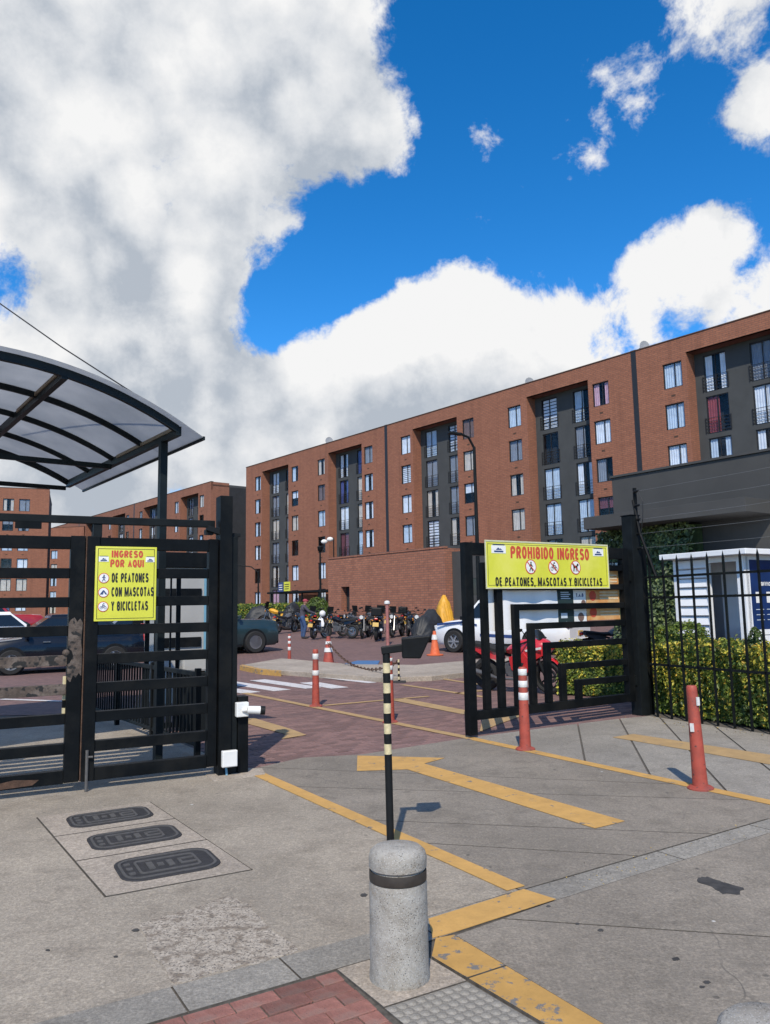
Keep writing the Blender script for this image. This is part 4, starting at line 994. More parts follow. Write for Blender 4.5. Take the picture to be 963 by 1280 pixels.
b = MB(); b.b2(SX0 - .012, SX1 + .012, SY - .006, SY + .004, SZ1 - .004, SZ1 + .016); b.b2(SX0 - .012, SX1 + .012, SY - .006, SY + .004, SZ0 - .012, SZ0 + .004); b.b2(SX0 - .012, SX0 + .004, SY - .006, SY + .004, SZ0, SZ1); b.b2(SX1 - .004, SX1 + .012, SY - .006, SY + .004, SZ0, SZ1); b.build('frame', 'sign_edge', sg)
b = MB(); ins = .03; lw = .005
for q in ((SX0 + ins, SX1 - ins, SZ1 - ins - lw, SZ1 - ins), (SX0 + ins, SX1 - ins, SZ0 + ins, SZ0 + ins + lw), (SX0 + ins, SX0 + ins + lw, SZ0 + ins, SZ1 - ins), (SX1 - ins - lw, SX1 - ins, SZ0 + ins, SZ1 - ins)): b.b2(q[0], q[1], SY - .001, SY, q[2], q[3])
b.build('border_line', 'sign_black', sg)
text_mesh('lettering', 'PROHIBIDO INGRESO', 'sign_red', sg, 1.40, 2.268, 1.45, .165, SY - .002, .05)
text_mesh('lettering', 'DE PEATONES, MASCOTAS Y BICICLETAS', 'sign_black', sg, 1.385, 1.888, 1.96, .118, SY - .002, .05)
for k, kd in enumerate(('walk', 'bike', 'dog')): pictogram(sg, kd, 1.02 + k * .415, 2.085, .098, SY - .003)
logo(sg, .475, 2.30, .24, .10, SY - .003); logo(sg, 2.31, 2.30, .21, .10, SY - .003)
# banners tied to the back of the leaf
bn = thing('white_sheet', 'plain white sheet tied behind the bars of the open gate leaf', 'sheet', GR, GRr)
b = MB(); n = 26
vs = []
for j in range(9):
    for i in range(n + 1):
        x = .34 + (1.86 - .34) * i / n; z = 1.27 + (1.97 - 1.27) * j / 8
        vs.append((x, .058 + .012 * math.sin(x * 7 + z * 4) + .008 * math.sin(x * 17), z + .012 * math.sin(x * 9)))
N1 = len(vs); vs += [(x, y + .004, z) for x, y, z in vs]
fs = []
for j in range(8):
    for i in range(n):
        a = j * (n + 1) + i; fs += [(a, a + 1, a + n + 2, a + n + 1), (N1 + a + n + 1, N1 + a + n + 2, N1 + a + 1, N1 + a)]
b.add(vs, fs); b.build('cloth', 'cloth_white', bn, True)
def poster(lab, m, x0, x1, z0, z1, y=.045):
    o = thing('poster', lab, 'poster', GR, GRr, 'posters behind the gate bars'); part_box(o, 'board', m, x0, x1, y, y + .012, z0, z1, 0); return o
p1 = poster('dark green poster behind the gate bars beside the white sheet', 'poster_green', 1.60, 1.89, 1.33, 1.80, .039)
b = MB()
for k in range(4): b.b2(1.65, 1.83 - .03 * (k % 2), .0355, .0385, 1.66 + k * .028, 1.672 + k * .028)
b.b2(1.64, 1.76, .0355, .0385, 1.40, 1.47); b.build('print', 'curtain_pale_blue', p1)
p2 = poster('white T.A.B. poster behind the gate bars', 'sign_white', 1.90, 2.14, 1.33, 1.81)
text_mesh('lettering', 'T.A.B', 'sign_blue', p2, 2.02, 1.71, .15, .05, .043, .02)
b = MB(); disc(b, 2.09, 1.60, .045, .042, .0448, 14); disc(b, 2.03, 1.41, .06, .042, .0448, 14); b.build('print', 'curtain_brown', p2)
p3 = poster('orange poster behind the gate bars next to the pillar', 'poster_orange', 2.16, 2.83, 1.36, 2.17)
b = MB(); b.b2(2.16, 2.83, .042, .0445, 2.08, 2.17); b.build('header', 'sign_white', p3)
text_mesh('lettering', 'BIENVENIDO', 'sign_black', p3, 2.5, 2.155, .56, .055, .0405, .02)
b = MB()
for z in (1.94, 1.70, 1.47):
    for k in range(3): b.b2(2.42, 2.80, .042, .0445, z - .05 + k * .045, z - .03 + k * .045)
b.build('print', 'poster_cream', p3)
b = MB()
for z in (1.94, 1.70, 1.47): disc(b, 2.28, z, .07, .042, .0445, 14)
b.build('badge', 'sign_red', p3)

# ------------------------------------------------------------------ left gate
GL = G(0, 1000); GLd = (G(275, 968) - GL).normalized(); GLr = math.atan2(GLd.y, GLd.x)
gl = thing('sliding_gate', 'black slatted steel gate panels on the left, two slats stripped to rust', 'gate', GL, GLr)
RZ = [2.235, 1.955, 1.69, 1.43, 1.165, .905, .645, .385, .14]
part_box(gl, 'stile', 'black_steel', .50, .625, -.055, .055, .09, 2.30)
part_box(gl, 'stile', 'black_steel', .645, .755, -.055, .055, .085, 2.30)
part_box(gl, 'stile', 'black_steel', 1.785, 1.875, -.05, .05, .09, 2.30)
part_box(gl, 'stile', 'black_steel', -2.4, -2.28, -.05, .05, .09, 2.30)
for k, z in enumerate(RZ):
    h = .057 if k in (0, 8) else .046
    part_box(gl, 'rail', 'black_steel', .755, 1.785, -.04, .04, z - h, z + h)
    part_box(gl, 'rail', 'rust' if k in (4, 5) else 'black_steel', -2.28, .50, -.04, .04, z - h, z + h)
b = MB(); b.plate([(.502, 1.0), (.53, .97), (.55, 1.03), (.575, 1.01), (.60, 1.05), (.622, 1.02), (.622, 1.25), (.612, 1.32), (.622, 1.50), (.60, 1.54), (.575, 1.51), (.55, 1.55), (.52, 1.53), (.502, 1.5), (.502, 1.28), (.535, 1.25), (.55, 1.20), (.52, 1.14), (.502, 1.13)], -.0565, -.0552); tag(b.build('paint_loss', 'rust', gl), 'bare rusty patch on the middle stile')
b = MB(); b.plate([(-.05, .09), (.25, .10), (.3, .14), (.1, .16), (-.1, .13)], -.0425, -.0402); b.build('paint_loss', 'rust_dark', gl)
b = MB(); b.b2(.632, .642, -.05, .05, .09, 2.3); b.build('guide_strip', 'rust_dark', gl)
b = MB(); b.cyl((.69, -.07, .0), (.69, -.07, .36), .014, n=8); b.cyl((.69, -.07, .30), (.74, -.09, .30), .01, n=6); b.build('drop_bolt', 'iron_worn', gl)
b = MB(); b.ball((.49, -.045, 1.235), (.035, .02, .03), 8, 5); b.build('weld_lump', 'rust', gl, True)
for k in range(6): part_box(gl, 'hazard_mark', 'cream_tape' if k % 2 else 'black_steel', .475, .499, .0, .05, .60 + k * .07, .67 + k * .07, 0)
hd = thing('gate_header', 'slim black rail running above the left gate panels', 'rail', GL, GLr)
part_box(hd, 'rail', 'black_steel_2', -2.6, 1.86, .02, .08, 2.425, 2.495)
for x in (.70, -1.6): part_box(hd, 'spacer', 'black_steel_2', x, x + .08, .03, .07, 2.30, 2.425)
for x in (-1.2, .03): part_box(hd, 'bracket', 'black_steel', x, x + .22, .0, .018, 2.36, 2.424, 0)
lp = thing('gate_post', 'black steel gate post between the left gate and the lane', 'gate post', GL, GLr)
part_box(lp, 'column', 'black_steel', 1.885, 2.01, -.09, .09, -.02, 2.74); part_box(lp, 'channel', 'black_steel_2', 2.013, 2.075, -.06, .10, -.02, 2.33); part_box(lp, 'short_post', 'black_steel', 2.08, 2.185, -.08, .06, -.02, .74)
b = MB(); b.box((1.83, -.03, 2.39), (.14, .09, .05), ry=.3); b.box((1.79, 0, 2.37), (.08, .07, .05)); b.build('roller_bracket', 'black_plastic', lp)
part_box(lp, 'cap_bracket', 'black_plastic', 2.03, 2.11, -.03, .03, 2.331, 2.37)
b = MB(); b.cyl((1.96, -.08, .11), (1.965, -.11, -.02), .012, n=8); b.build('conduit', 'pale_blue', lp)
b = MB(); b.prism([(1.78, -.28), (2.3, -.26), (2.36, .02), (2.2, .12), (1.8, .1)], -.02, .008); b.build('footing', 'concrete_light', lp)
jb = thing('junction_box', 'small white electrical box at the foot of the left gate post', 'box', GL + GLd * 1.975 + Vector((.055, -.10, .09)), GLr)
b = MB(); b.b2(-.075, .075, -.055, 0, 0, .155); b.build('case', 'white_plastic', jb, bevel=.008); b = MB(); b.b2(-.068, .068, -.062, -.056, .008, .148); b.build('lid', 'white_plastic', jb, bevel=.004)
cp = G(305, 962); cpz = .66
pcam = GL + GLd * 2.115; vcam = thing('surveillance_camera', 'white bullet camera with black lens on the short gate post', 'camera', (pcam.x, pcam.y, .615), GLr)
b = MB(); b.b2(-.07, .055, -.15, -.085, -.065, .075); b.build('mount_box', 'white_plastic', vcam, bevel=.008)
b = MB(); b.cyl((.03, -.18, .005), (.15, -.21, -.005), .037, .04, 16); b.cyl((-.01, -.15, 0), (.03, -.18, .005), .02, n=10); b.build('barrel', 'white_plastic', vcam, True)
b = MB(); b.cyl((.15, -.21, -.005), (.195, -.221, -.009), .042, .042, 16); b.build('lens_hood', 'black_plastic', vcam, True)
s2 = thing('entrance_sign', 'yellow sign reading INGRESO POR AQUI on the left gate panel', 'sign', GL, GLr)
X0, X1, Z0, Z1, Y0 = .715, 1.27, 1.51, 2.205, -.073
part_box(s2, 'board', 'sign_yellow', X0, X1, Y0, -.058, Z0, Z1, .002)
b = MB(); ins, lw = .02, .005
for q in ((X0 + ins, X1 - ins, Z1 - ins - lw, Z1 - ins), (X0 + ins, X1 - ins, Z0 + ins, Z0 + ins + lw), (X0 + ins, X0 + ins + lw, Z0 + ins, Z1 - ins), (X1 - ins - lw, X1 - ins, Z0 + ins, Z1 - ins)): b.b2(q[0], q[1], Y0 - .001, Y0, q[2], q[3])
b.build('border_line', 'sign_black', s2)
text_mesh('lettering', 'INGRESO', 'sign_red', s2, .998, 2.135, .285, .068, Y0 - .002, .05); text_mesh('lettering', 'POR AQUI', 'sign_red', s2, .998, 2.047, .305, .074, Y0 - .002, .05)
for k, (tx, wd) in enumerate((('DE PEATONES', .335), ('CON MASCOTAS', .385), ('Y BICICLETAS', .335))): text_mesh('lettering', tx, 'sign_black', s2, .862 + wd / 2, 1.912 - k * .132, wd, .09, Y0 - .002, .05)
for k, kd in enumerate(('walk', 'tent', 'bike')): pictogram(s2, kd, .792, 1.908 - k * .132, .048, Y0 - .003, False, 'sign_blue')
logo(s2, .787, 2.085, .088, .048, Y0 - .003); logo(s2, 1.208, 2.085, .082, .048, Y0 - .003)

# ------------------------------------------------------------------ canopy behind the left gate
CZ = 3.6; E1 = G(223, 532, CZ); E2 = G(86, 600, CZ); cdir = (E2 - E1); CL = cdir.length; cdir.normalize(); cperp = Vector((-cdir.y, cdir.x, 0))   # towards the left
can = thing('canopy', 'barrel-vaulted translucent canopy on a dark steel frame behind the left gate', 'canopy', (E1.x, E1.y, 0), math.atan2(-cperp.y, -cperp.x))
# local: +x to the right (away from the vault), -> use s = -x across, y along
HS, RISE = 1.95, 0.50; RAD = (HS * HS + RISE * RISE) / (2 * RISE)
def arc(s): return CZ + RISE - RAD + math.sqrt(max(0, RAD * RAD - (s - HS) ** 2))
ysg = 1 if (Matrix.Rotation(can.rotation_euler.z, 3, 'Z') @ Vector((0, 1, 0))).dot(cdir) > 0 else -1
CY_ = lambda t: ysg * t
for k in range(5):
    t_ = CL * k / 4; b = MB(); wdt, hh = (.05, .09) if k in (0, 4) else (.035, .07)
    prev = None; rings = []
    for i in range(25):
        s = 2 * HS * i / 24; z = arc(s) - .0; rings.append([(-s, CY_(t_) - wdt / 2, z - hh), (-s, CY_(t_) + wdt / 2, z - hh), (-s, CY_(t_) + wdt / 2, z - .004), (-s, CY_(t_) - wdt / 2, z - .004)])
    b.loft(rings); b.build('rib', 'canopy_steel', can)
for s in (0.0, 1.2, 2.7, 2 * HS):
    b = MB(); z = arc(s); b.b2(-s - .03, -s + .03, min(CY_(-.02), CY_(CL + .02)), max(CY_(-.02), CY_(CL + .02)), z - .115, z - .012); b.build('purlin', 'canopy_steel', can)
    if s in (0.0, 1.2):
        b = MB(); b.b2(-s - .045, -s - .031, min(CY_(.05), CY_(CL * .45)), max(CY_(.05), CY_(CL * .45)), z - .05, z - .012); b.build('primer_strip', 'primer', can)
for t_ in (CL * .5, CL):
    b = MB(); b.b2(-2 * HS, -.04, CY_(t_) - .025, CY_(t_) + .025, CZ - .16, CZ - .10); b.build('tie_beam', 'canopy_steel', can)
for t_, s in ((CL * .10, 0), (CL * .10, 2 * HS), (CL * .95, 2 * HS)):
    b = MB(); b.b2(-s - .04, -s + .04, CY_(t_) - .04, CY_(t_) + .04, -.02, CZ - .10); b.build('post', 'canopy_steel', can)
OVH = .25
sh_ = []; nseg = 30
for i in range(nseg + 1):
    s = -OVH + (2 * HS + 2 * OVH) * i / nseg; sh_.append((s, arc(s) if 0 <= s <= 2 * HS else (CZ - (0 - s) * .55 if s < 0 else CZ - (s - 2 * HS) * .55)))
for k in range(4):
    y0, y1 = CL * k / 4 + (0 if k else -.12), CL * (k + 1) / 4 + (.12 if k == 3 else 0)
    b = MB(); rings = [[(-s, CY_(y0 + .004), z + .006), (-s, CY_(y1 - .004), z + .006), (-s, CY_(y1 - .004), z + .014), (-s, CY_(y0 + .004), z + .014)] for s, z in sh_]
    b.loft(rings); b.build('roof_panel', 'polycarbonate', can, True)
b = MB(); b.b2(OVH - .012, OVH + .012, min(CY_(-.12), CY_(CL + .12)), max(CY_(-.12), CY_(CL + .12)), CZ - OVH * .55 - .015, CZ - OVH * .55 + .025); b.build('edge_trim', 'canopy_steel', can)
wp = thing('overhead_cable', 'thin black cable running down to the corner of the canopy', 'cable')
b = MB(); far = AT(-60, 337, 8.6); b.tube([E1 + Vector((0, 0, .04)), E1.lerp(far, .5) + Vector((0, 0, -.02)), far], .008); b.build('cable', 'wire', wp)

# pedestrian railing, inner gate and booth seen through the slats
ra, rb_ = Vector((-2.12, 8.75, 0)), Vector((-4.75, 12.45, 0)); rd = (rb_ - ra); RL = rd.length
t = thing('pedestrian_railing', 'black baluster railing behind the left gate panel', 'railing', ra, math.atan2(rd.y, rd.x))
part_box(t, 'top_rail', 'black_steel_2', 0, RL, -.025, .025, .86, .91); part_box(t, 'bottom_rail', 'black_steel_2', 0, RL, -.02, .02, .10, .14)
bal = MB(); bal.b2(-.011, .011, -.011, .011, .14, .86); bme = bal.mesh('baluster', 'black_steel_2')
for k in range(int(RL / .115)): o = obj('baluster', bme, t); o.location = (.06 + k * .115, 0, 0)
for x in (0, RL * .33, RL * .66, RL): part_box(t, 'post', 'black_steel', x - .03, x + .03, -.03, .03, -.02, .95)
ig = AT(184, 800, 10.4); ig.z = 0
t = thing('pedestrian_gate', 'narrow black barred pedestrian gate standing behind the yellow entrance sign', 'gate', ig, R(20))
for x in (0, .10, .20, .30, .40): part_box(t, 'bar', 'black_steel', x - (.03 if x in (0, .4) else .012), x + (.03 if x in (0, .4) else .012), -.025, .025, .05, 2.1)
part_box(t, 'top_rail', 'black_steel', .03, .37, -.02, .02, 2.04, 2.1); part_box(t, 'bottom_rail', 'black_steel', .03, .37, -.02, .02, .05, .12)
tn = AT(240, 830, 10.6); tn.z = 0
t = thing('turnstile', 'dark turnstile box with grey head at the end of the railing', 'turnstile', tn, R(25))
part_box(t, 'cabinet', 'black_steel_2', -.16, .16, -.25, .25, -.02, .78, .02); part_box(t, 'head', 'booth_grey', -.17, .17, -.26, .26, .785, .98, .03)
b = MB(); [b.cyl((.16, 0, .7), (.55, .25 * math.cos(a), .7 + .25 * math.sin(a)), .018, n=8) for a in (0.5, 2.6, 4.7)]; b.build('arm', 'chrome', t)
bo_ = AT(258, 790, 14.0); bo_.z = 0
t = thing('guard_booth', 'small grey panelled booth with black fascia bands behind the left gate', 'booth', bo_, R(33))
b = MB(); b.b2(-.85, 0, 0, .9, -.02, 2.35); b.build('wall', 'booth_grey', t, bevel=.01)
part_box(t, 'fascia', 'black_steel', -.92, .06, -.06, .96, 2.35, 2.62, .01); part_box(t, 'band', 'black_steel', -.86, -.1, -.03, -.002, 1.84, 1.98); part_box(t, 'band', 'black_steel', -.86, -.1, -.03, -.002, .95, 1.12)
part_box(t, 'corner_strip', 'pale_blue', -.05, .012, -.02, -.002, .0, 2.34)

# ------------------------------------------------------------------ right fence, wires
FS = G(816, 894.5); FD = (G(963, 917.5) - FS); FD.normalize()
fe = thing('bar_fence', 'black steel bar fence in front of the hedge, right of the gate', 'fence', FS, math.atan2(FD.y, FD.x))
FLN = 3.8
for z in (1.95, 1.66, .72): part_box(fe, 'rail', 'black_steel_2', 0, FLN, -.012, .012, z - .016, z + .016, 0)
pb = MB(); pb.b2(-.012, .012, -.012, .012, -.02, 2.16); pb.add([(-.012, -.012, 2.16), (.012, -.012, 2.16), (.012, .012, 2.16), (-.012, .012, 2.16), (0, 0, 2.25)], [(0, 1, 4), (1, 2, 4), (2, 3, 4), (3, 0, 4)]); pbm = pb.mesh('bar', 'black_steel_2')
for k in range(15): o = obj('bar', pbm, fe); o.location = (.10 + k * .255, 0, 0)
ef = thing('electric_fence', 'thin electric fence wires strung from a black pole above the bar fence', 'wires', FS - FD * .12, math.atan2(FD.y, FD.x))
b = MB(); b.cyl((0, .02, -.02), (0, .02, 3.28), .028, n=8); b.build('pole', 'black_steel', ef)
b = MB(); b.tube([(-.02, 0, 3.1), (.10, -.02, 2.6), (.34, 0, 1.96)], .022); b.build('brace', 'black_steel', ef)
for k in range(5):
    z = 3.22 - k * .21
    b = MB(); b.tube([(0, -.02, z), (2.0, -.02, z - .02), (4.2, -.02, z)], .0022, 4); b.build('wire', 'wire_bright', ef)
    b = MB(); b.cyl((.03, -.02, z), (.12, -.02, z), .018, n=8); b.build('insulator', 'black_plastic', ef)
b = MB(); b.tube([(.12, -.03, 3.22), (.22, -.05, 3.05), (.20, -.05, 2.8), (.14, -.03, 2.62)], .006); b.build('jumper', 'wire', ef)

# ------------------------------------------------------------------ kiosk
KC = AT(929, 720, 13.4); KC.z = 0
# local x along the door face to the left (away), y along the window face to the right
kdir = (AT(846, 720, 14.6) - AT(929, 720, 13.4)); kdir.z = 0; kdir.normalize(); kback = Vector((-kdir.y, kdir.x, 0)); kback = kback if kback.y > 0 else -kback
KA = math.atan2(-kdir.y, -kdir.x)
ks_ = thing('guard_kiosk', 'white slatted guard kiosk with open door and flat white roof behind the hedge', 'kiosk', KC, KA)
KW = 1.45; KH = 2.38
def kx(px):
    d = ray(px, 740); n = kback; k = KC.dot(n) / d.dot(n); return (d * k - KC).dot(-kdir)
xl, xd0, xd1 = kx(847), kx(887), kx(924)
for x0, x1, nm in ((xl, xd0, 'slat'),):
    part_box(ks_, 'corner_post', 'kiosk_white', xl - .05, xl + .03, -.02, .06, 0, KH); part_box(ks_, 'door_jamb', 'kiosk_white', xd0 - .03, xd0 + .02, -.02, .06, 0, KH)
    for k in range(13):
        b = MB(); z = .12 + k * .172
        b.add([(xl + .03, .03, z), (xd0 - .03, .03, z), (xd0 - .03, -.022, z + .02), (xl + .03, -.022, z + .02), (xl + .03, .015, z + .160), (xd0 - .03, .015, z + .160), (xd0 - .03, .04, z + .166), (xl + .03, .04, z + .166)], [(0, 1, 2, 3), (3, 2, 5, 4), (4, 5, 6, 7), (7, 6, 1, 0), (0, 3, 4, 7), (1, 6, 5, 2)]); b.build('slat', 'kiosk_white', ks_)
part_box(ks_, 'corner_post', 'kiosk_white', xd1, .05, -.03, .09, 0, KH)
part_box(ks_, 'lintel', 'kiosk_white', xd0 + .02, xd1, -.01, .05, KH - .10, KH)
# right face with window and blue poster
RFW = 1.9
# face from the corner towards the right, slightly turned
ang_r = R(90)
def rf(x, y=0.0): return (x * math.cos(ang_r) - y * math.sin(ang_r) + .05, x * math.sin(ang_r) + y * math.cos(ang_r) + .02)
def rbox(nm, m, x0, x1, y0, y1, z0, z1):
    b = MB(); c0 = rf((x0 + x1) / 2, (y0 + y1) / 2); b.box((c0[0], c0[1], (z0 + z1) / 2), (x1 - x0, y1 - y0, z1 - z0), ang_r); return b.build(nm, m, ks_, bevel=.003)
rbox('window_frame', 'kiosk_white', .0, .10, 0, .05, 1.02, KH); rbox('window_frame', 'kiosk_white', .1, RFW, 0, .05, 1.0, 1.09); rbox('window_frame', 'kiosk_white', .1, RFW, 0, .05, KH - .08, KH); rbox('window_frame', 'kiosk_white', .78, .83, -.005, .05, 1.09, KH - .08)
rbox('window_pane', 'pane_glass', .83, RFW, .02, .03, 1.09, KH - .08)
bp = rbox('blue_poster', 'poster_blue', .10, .78, .0, .02, 1.09, KH - .08)
tm = text_mesh('lettering', 'OFFICE', 'sign_white', ks_, 0, 0, .34, .07, 0, .02); cc_ = rf(.55, -.006); tm.location = (cc_[0], cc_[1], 1.88); tm.rotation_euler = (0, 0, ang_r)
for x in (.22, .52):
    rbox('poster_print', 'sign_white', x, x + .15, -.004, -.001, 1.55, 1.74)
for k in range(6): rbox('poster_print', 'curtain_pale_blue', .2 + (k % 2) * .3, .42 + (k % 2) * .3, -.004, -.001, 1.25 + (k // 2) * .09, 1.262 + (k // 2) * .09)
for k in range(6): 
    z = .06 + k * .158; rbox('slat', 'kiosk_white', .04, RFW, -.012 if k % 1 == 0 else 0, .05, z, z + .135)
rbox('slat_backing', 'curtain_grey', .05, RFW, .02, .06, 0, 1.0)
b = MB(); b.prism([(xl - .16, -.26), (.26, -.26), (.26, RFW + .2), (xl - .16, RFW + .2)], KH + .002, KH + .10); b.build('roof', 'kiosk_white', ks_, bevel=.01)
part_box(ks_, 'back_wall', 'kiosk_white', xl, 0.0, RFW, RFW + .04, 0, 1.0, 0); part_box(ks_, 'added_light_window', 'pane_glass', xl, 0.0, RFW + .015, RFW + .025, 1.0, KH, 0); part_box(ks_, 'left_wall', 'kiosk_white', xl - .05, xl, .06, RFW, 0, KH, 0)  # glass above the low back wall is added to let daylight brighten the interior
part_box(ks_, 'floor', 'curtain_grey', xl, 0, .0, RFW, -.02, .04, 0)
part_box(ks_, 'desk', 'curtain_brown', xl + .02, -.02, 1.25, RFW - .01, .70, .74); part_box(ks_, 'monitor', 'black_plastic', xl + .3, xl + .7, 1.5, 1.54, .80, 1.1)
part_box(ks_, 'locker', 'curtain_grey', xl + .03, xl + .3, .5, .9, 0.04, 2.1)

# ------------------------------------------------------------------ street furniture
def bollard(p, label, h=.60, r_=.128):
    t = thing('concrete_bollard', label, 'bollard', p, 0, 'speckled concrete bollards')
    b = MB(); b.lathe([(r_ * 1.0, -.02), (r_ * 1.0, .02), (r_ * .97, .06), (r_ * .965, h - .16), (r_ * .945, h - .145)], n=40); b.build('shaft', 'granite', t, True)
    b = MB(); b.lathe([(r_ * .90, h - .146), (r_ * .90, h - .095)], n=40); b.build('neck', 'granite', t, True)
    b = MB(); b.lathe([(r_ * .955, h - .142), (r_ * .962, h - .138), (r_ * .962, h - .104), (r_ * .955, h - .10)], n=40); b.build('band', 'bollard_band', t, True)
    b = MB(); b.lathe([(r_ * .90, h - .096), (r_ * .965, h - .088), (r_ * .975, h - .05), (r_ * .93, h - .026), (r_ * .78, h - .008), (r_ * .45, h), (0.0, h + .002)], n=40); b.build('cap', 'granite', t, True)
    return t
bollard(G(500, 1221), 'speckled concrete bollard with brown band at the bottom centre', .55, .132)
q_b = G(962, 1274, .585); q_b.z = 0; bollard(q_b, 'concrete bollard cut off at the bottom right corner', .585)
# card reader on striped pole
rp = G(489, 1077); t = thing('card_reader_post', 'yellow and black striped pole carrying a black reader box on an arm', 'reader post', rp, 0)
b = MB(); b.cyl((0, 0, -.01), (-.006, 0, .66), .024, n=14); b.build('pole', 'black_plastic', t, True)
zz = .66; k = 0
while zz < 1.30:
    z2 = min(1.30, zz + .064); b = MB(); b.cyl((-.006, 0, zz), (-.008, 0, z2), .0245, n=14); b.build('stripe', 'cream_tape' if k % 2 == 0 else 'black_plastic', t, True); zz = z2; k += 1
b = MB(); b.box((.045, 0, 1.325), (.17, .055, .05), ry=-.12); b.build('arm', 'black_plastic', t, bevel=.006)
b = MB(); b.add([(.095, -.05, 1.265), (.215, -.05, 1.262), (.215, .09, 1.262), (.095, .09, 1.265), (.095, -.07, 1.395), (.285, -.07, 1.41), (.285, .11, 1.41), (.095, .11, 1.395)], [(3, 2, 1, 0), (4, 5, 6, 7), (0, 1, 5, 4), (1, 2, 6, 5), (2, 3, 7, 6), (3, 0, 4, 7)]); b.build('reader_box', 'black_plastic', t, bevel=.008)
b = MB(); b.box((.0, 0, .004), (.14, .14, .014)); b.build('base_plate', 'iron', t, bevel=.003)
def post(px, label, h, bands, r_=.052, lean=0.0, tears=False, grp_='red plastic lane posts'):
    p = Gp(*px); t = thing('lane_post', label, 'post', p, random.uniform(0, 6), grp_); rs = lambda z: r_ * (1.22 - .34 * min(1, z / h * 1.1))
    b = MB(); prof = [(r_ * 2.1, -.005), (r_ * 2.1, .012), (r_ * 1.7, .026), (r_ * 1.25, .032), (rs(.03), .06)] + [(rs(h * f), h * f) for f in (.3, .6, .8, .95)] + [(rs(h) * .96, h - .012), (rs(h) * .8, h), (0.0, h)]
    b.lathe(prof, n=20); b.build('body', 'red_plastic', t, True)
    for z0, z1 in bands: b = MB(); b.lathe([(rs(z0) + .0015, z0), (rs(z0) + .004, z0 + .003), (rs(z1) + .004, z1 - .003), (rs(z1) + .0015, z1)], n=20); b.build('reflective_band', 'reflective_white', t, True)
    t.rotation_euler = (lean, 0, 0)
    return t
post((395, 883), 'red lane post with two white bands on the yellow line near the gate camera', .92, [(.50, .58), (.76, .85)])
post((488, 903), 'red lane post with white bands right behind the striped reader pole', .90, [(.58, .66), (.72, .78), (.84, .885)])
post((657, 937), 'red lane post with three white bands in front of the open gate', .90, [(.54, .62), (.68, .75), (.81, .88)])
pt = post((876, 986), 'worn plain red lane post on the right side pavement', .87, [])
pt.rotation_euler = (0, R(-1.5), 0)
for zz, a_ in ((.52, 3.9), (.74, 5.2)): 
    b = MB(); cx_, cy_ = .056 * math.cos(a_ - pt.rotation_euler.z), .056 * math.sin(a_); b.box((cx_, cy_, zz), (.03, .012, .07), a_ + math.pi / 2); b.build('label_scrap', 'reflective_white', pt)
post((362, 826), 'small red lane post with white bands behind the walkway island', .80, [(.32, .42), (.52, .60), (.68, .75)], .045)
def cone(px, label, m, h=.73, base=.2, collars=()):
    p = Gp(*px); t = thing('traffic_cone', label, 'cone', p, random.uniform(0, 1), 'traffic cones')
    b = MB(); b.lathe([(base * 1.15, .0), (base * 1.15, .03), (base * .75, .04)], n=20); b.build('base', m, t, True)
    pr = [(base * .68, .04), (base * .5, h * .38), (base * .24, h * .9), (base * .2, h), (0, h)]; b = MB(); b.lathe(pr, n=20); b.build('body', m, t, True)
    def rr(z): return base * (.68 - .48 * (z - .04) / (h - .04))
    for z0, z1 in collars: b = MB(); b.lathe([(rr(z0) + .001, z0), (rr(z0) + .012, z0 + .003), (rr(z1) + .012, z1 - .003), (rr(z1) + .001, z1)], n=20); b.build('collar', 'reflective_white', t, True)
cone((411, 830), 'dark red traffic cone with white collars holding the chain', 'red_plastic', .78, .24, [(.34, .46), (.56, .64)])
cone((544, 819), 'orange traffic cone with pale collar near the white pickup', 'orange_plastic', .78, .24, [(.50, .66)])
t = thing('striped_post', 'thin black and white striped post at the end of the chain', 'post', Gp(499, 853), 0)
for k in range(8): b = MB(); b.cyl((0, 0, .06 * k), (0, 0, .06 * (k + 1)), .022, n=10); b.build('stripe', 'black_plastic' if k % 2 == 0 else 'cream_tape', t, True)
b = MB(); b.box((0, 0, .01), (.3, .2, .04)); b.build('foot', 'iron', t)
# chain
ca = Gp(411, 830) + Vector((.0, -.05, .62)); cb_ = Gp(499, 853) + Vector((0, 0, .44)); t = thing('chain', 'sagging rusty chain between the red cone and the striped post', 'chain')
pts = [ca.lerp(cb_, i / 40) + Vector((0, 0, -.42 * 4 * (i / 40) * (1 - i / 40))) for i in range(41)]
lk = MB(); n = 8; lm = MB(); ring_pts = [(.085 * math.cos(2 * math.pi * i / n), .035 * math.sin(2 * math.pi * i / n), 0) for i in range(n + 1)]; lm.tube(ring_pts, .011, 5); lme = lm.mesh('link', 'rust_dark')
for i in range(40):
    a, c_ = pts[i], pts[i + 1]; o = obj('link', lme, t); o.location = (a + c_) / 2; q = (c_ - a).to_track_quat('X', 'Z'); o.rotation_euler = (q @ Matrix.Rotation(R(90) * (i % 2), 4, 'X').to_quaternion()).to_euler()

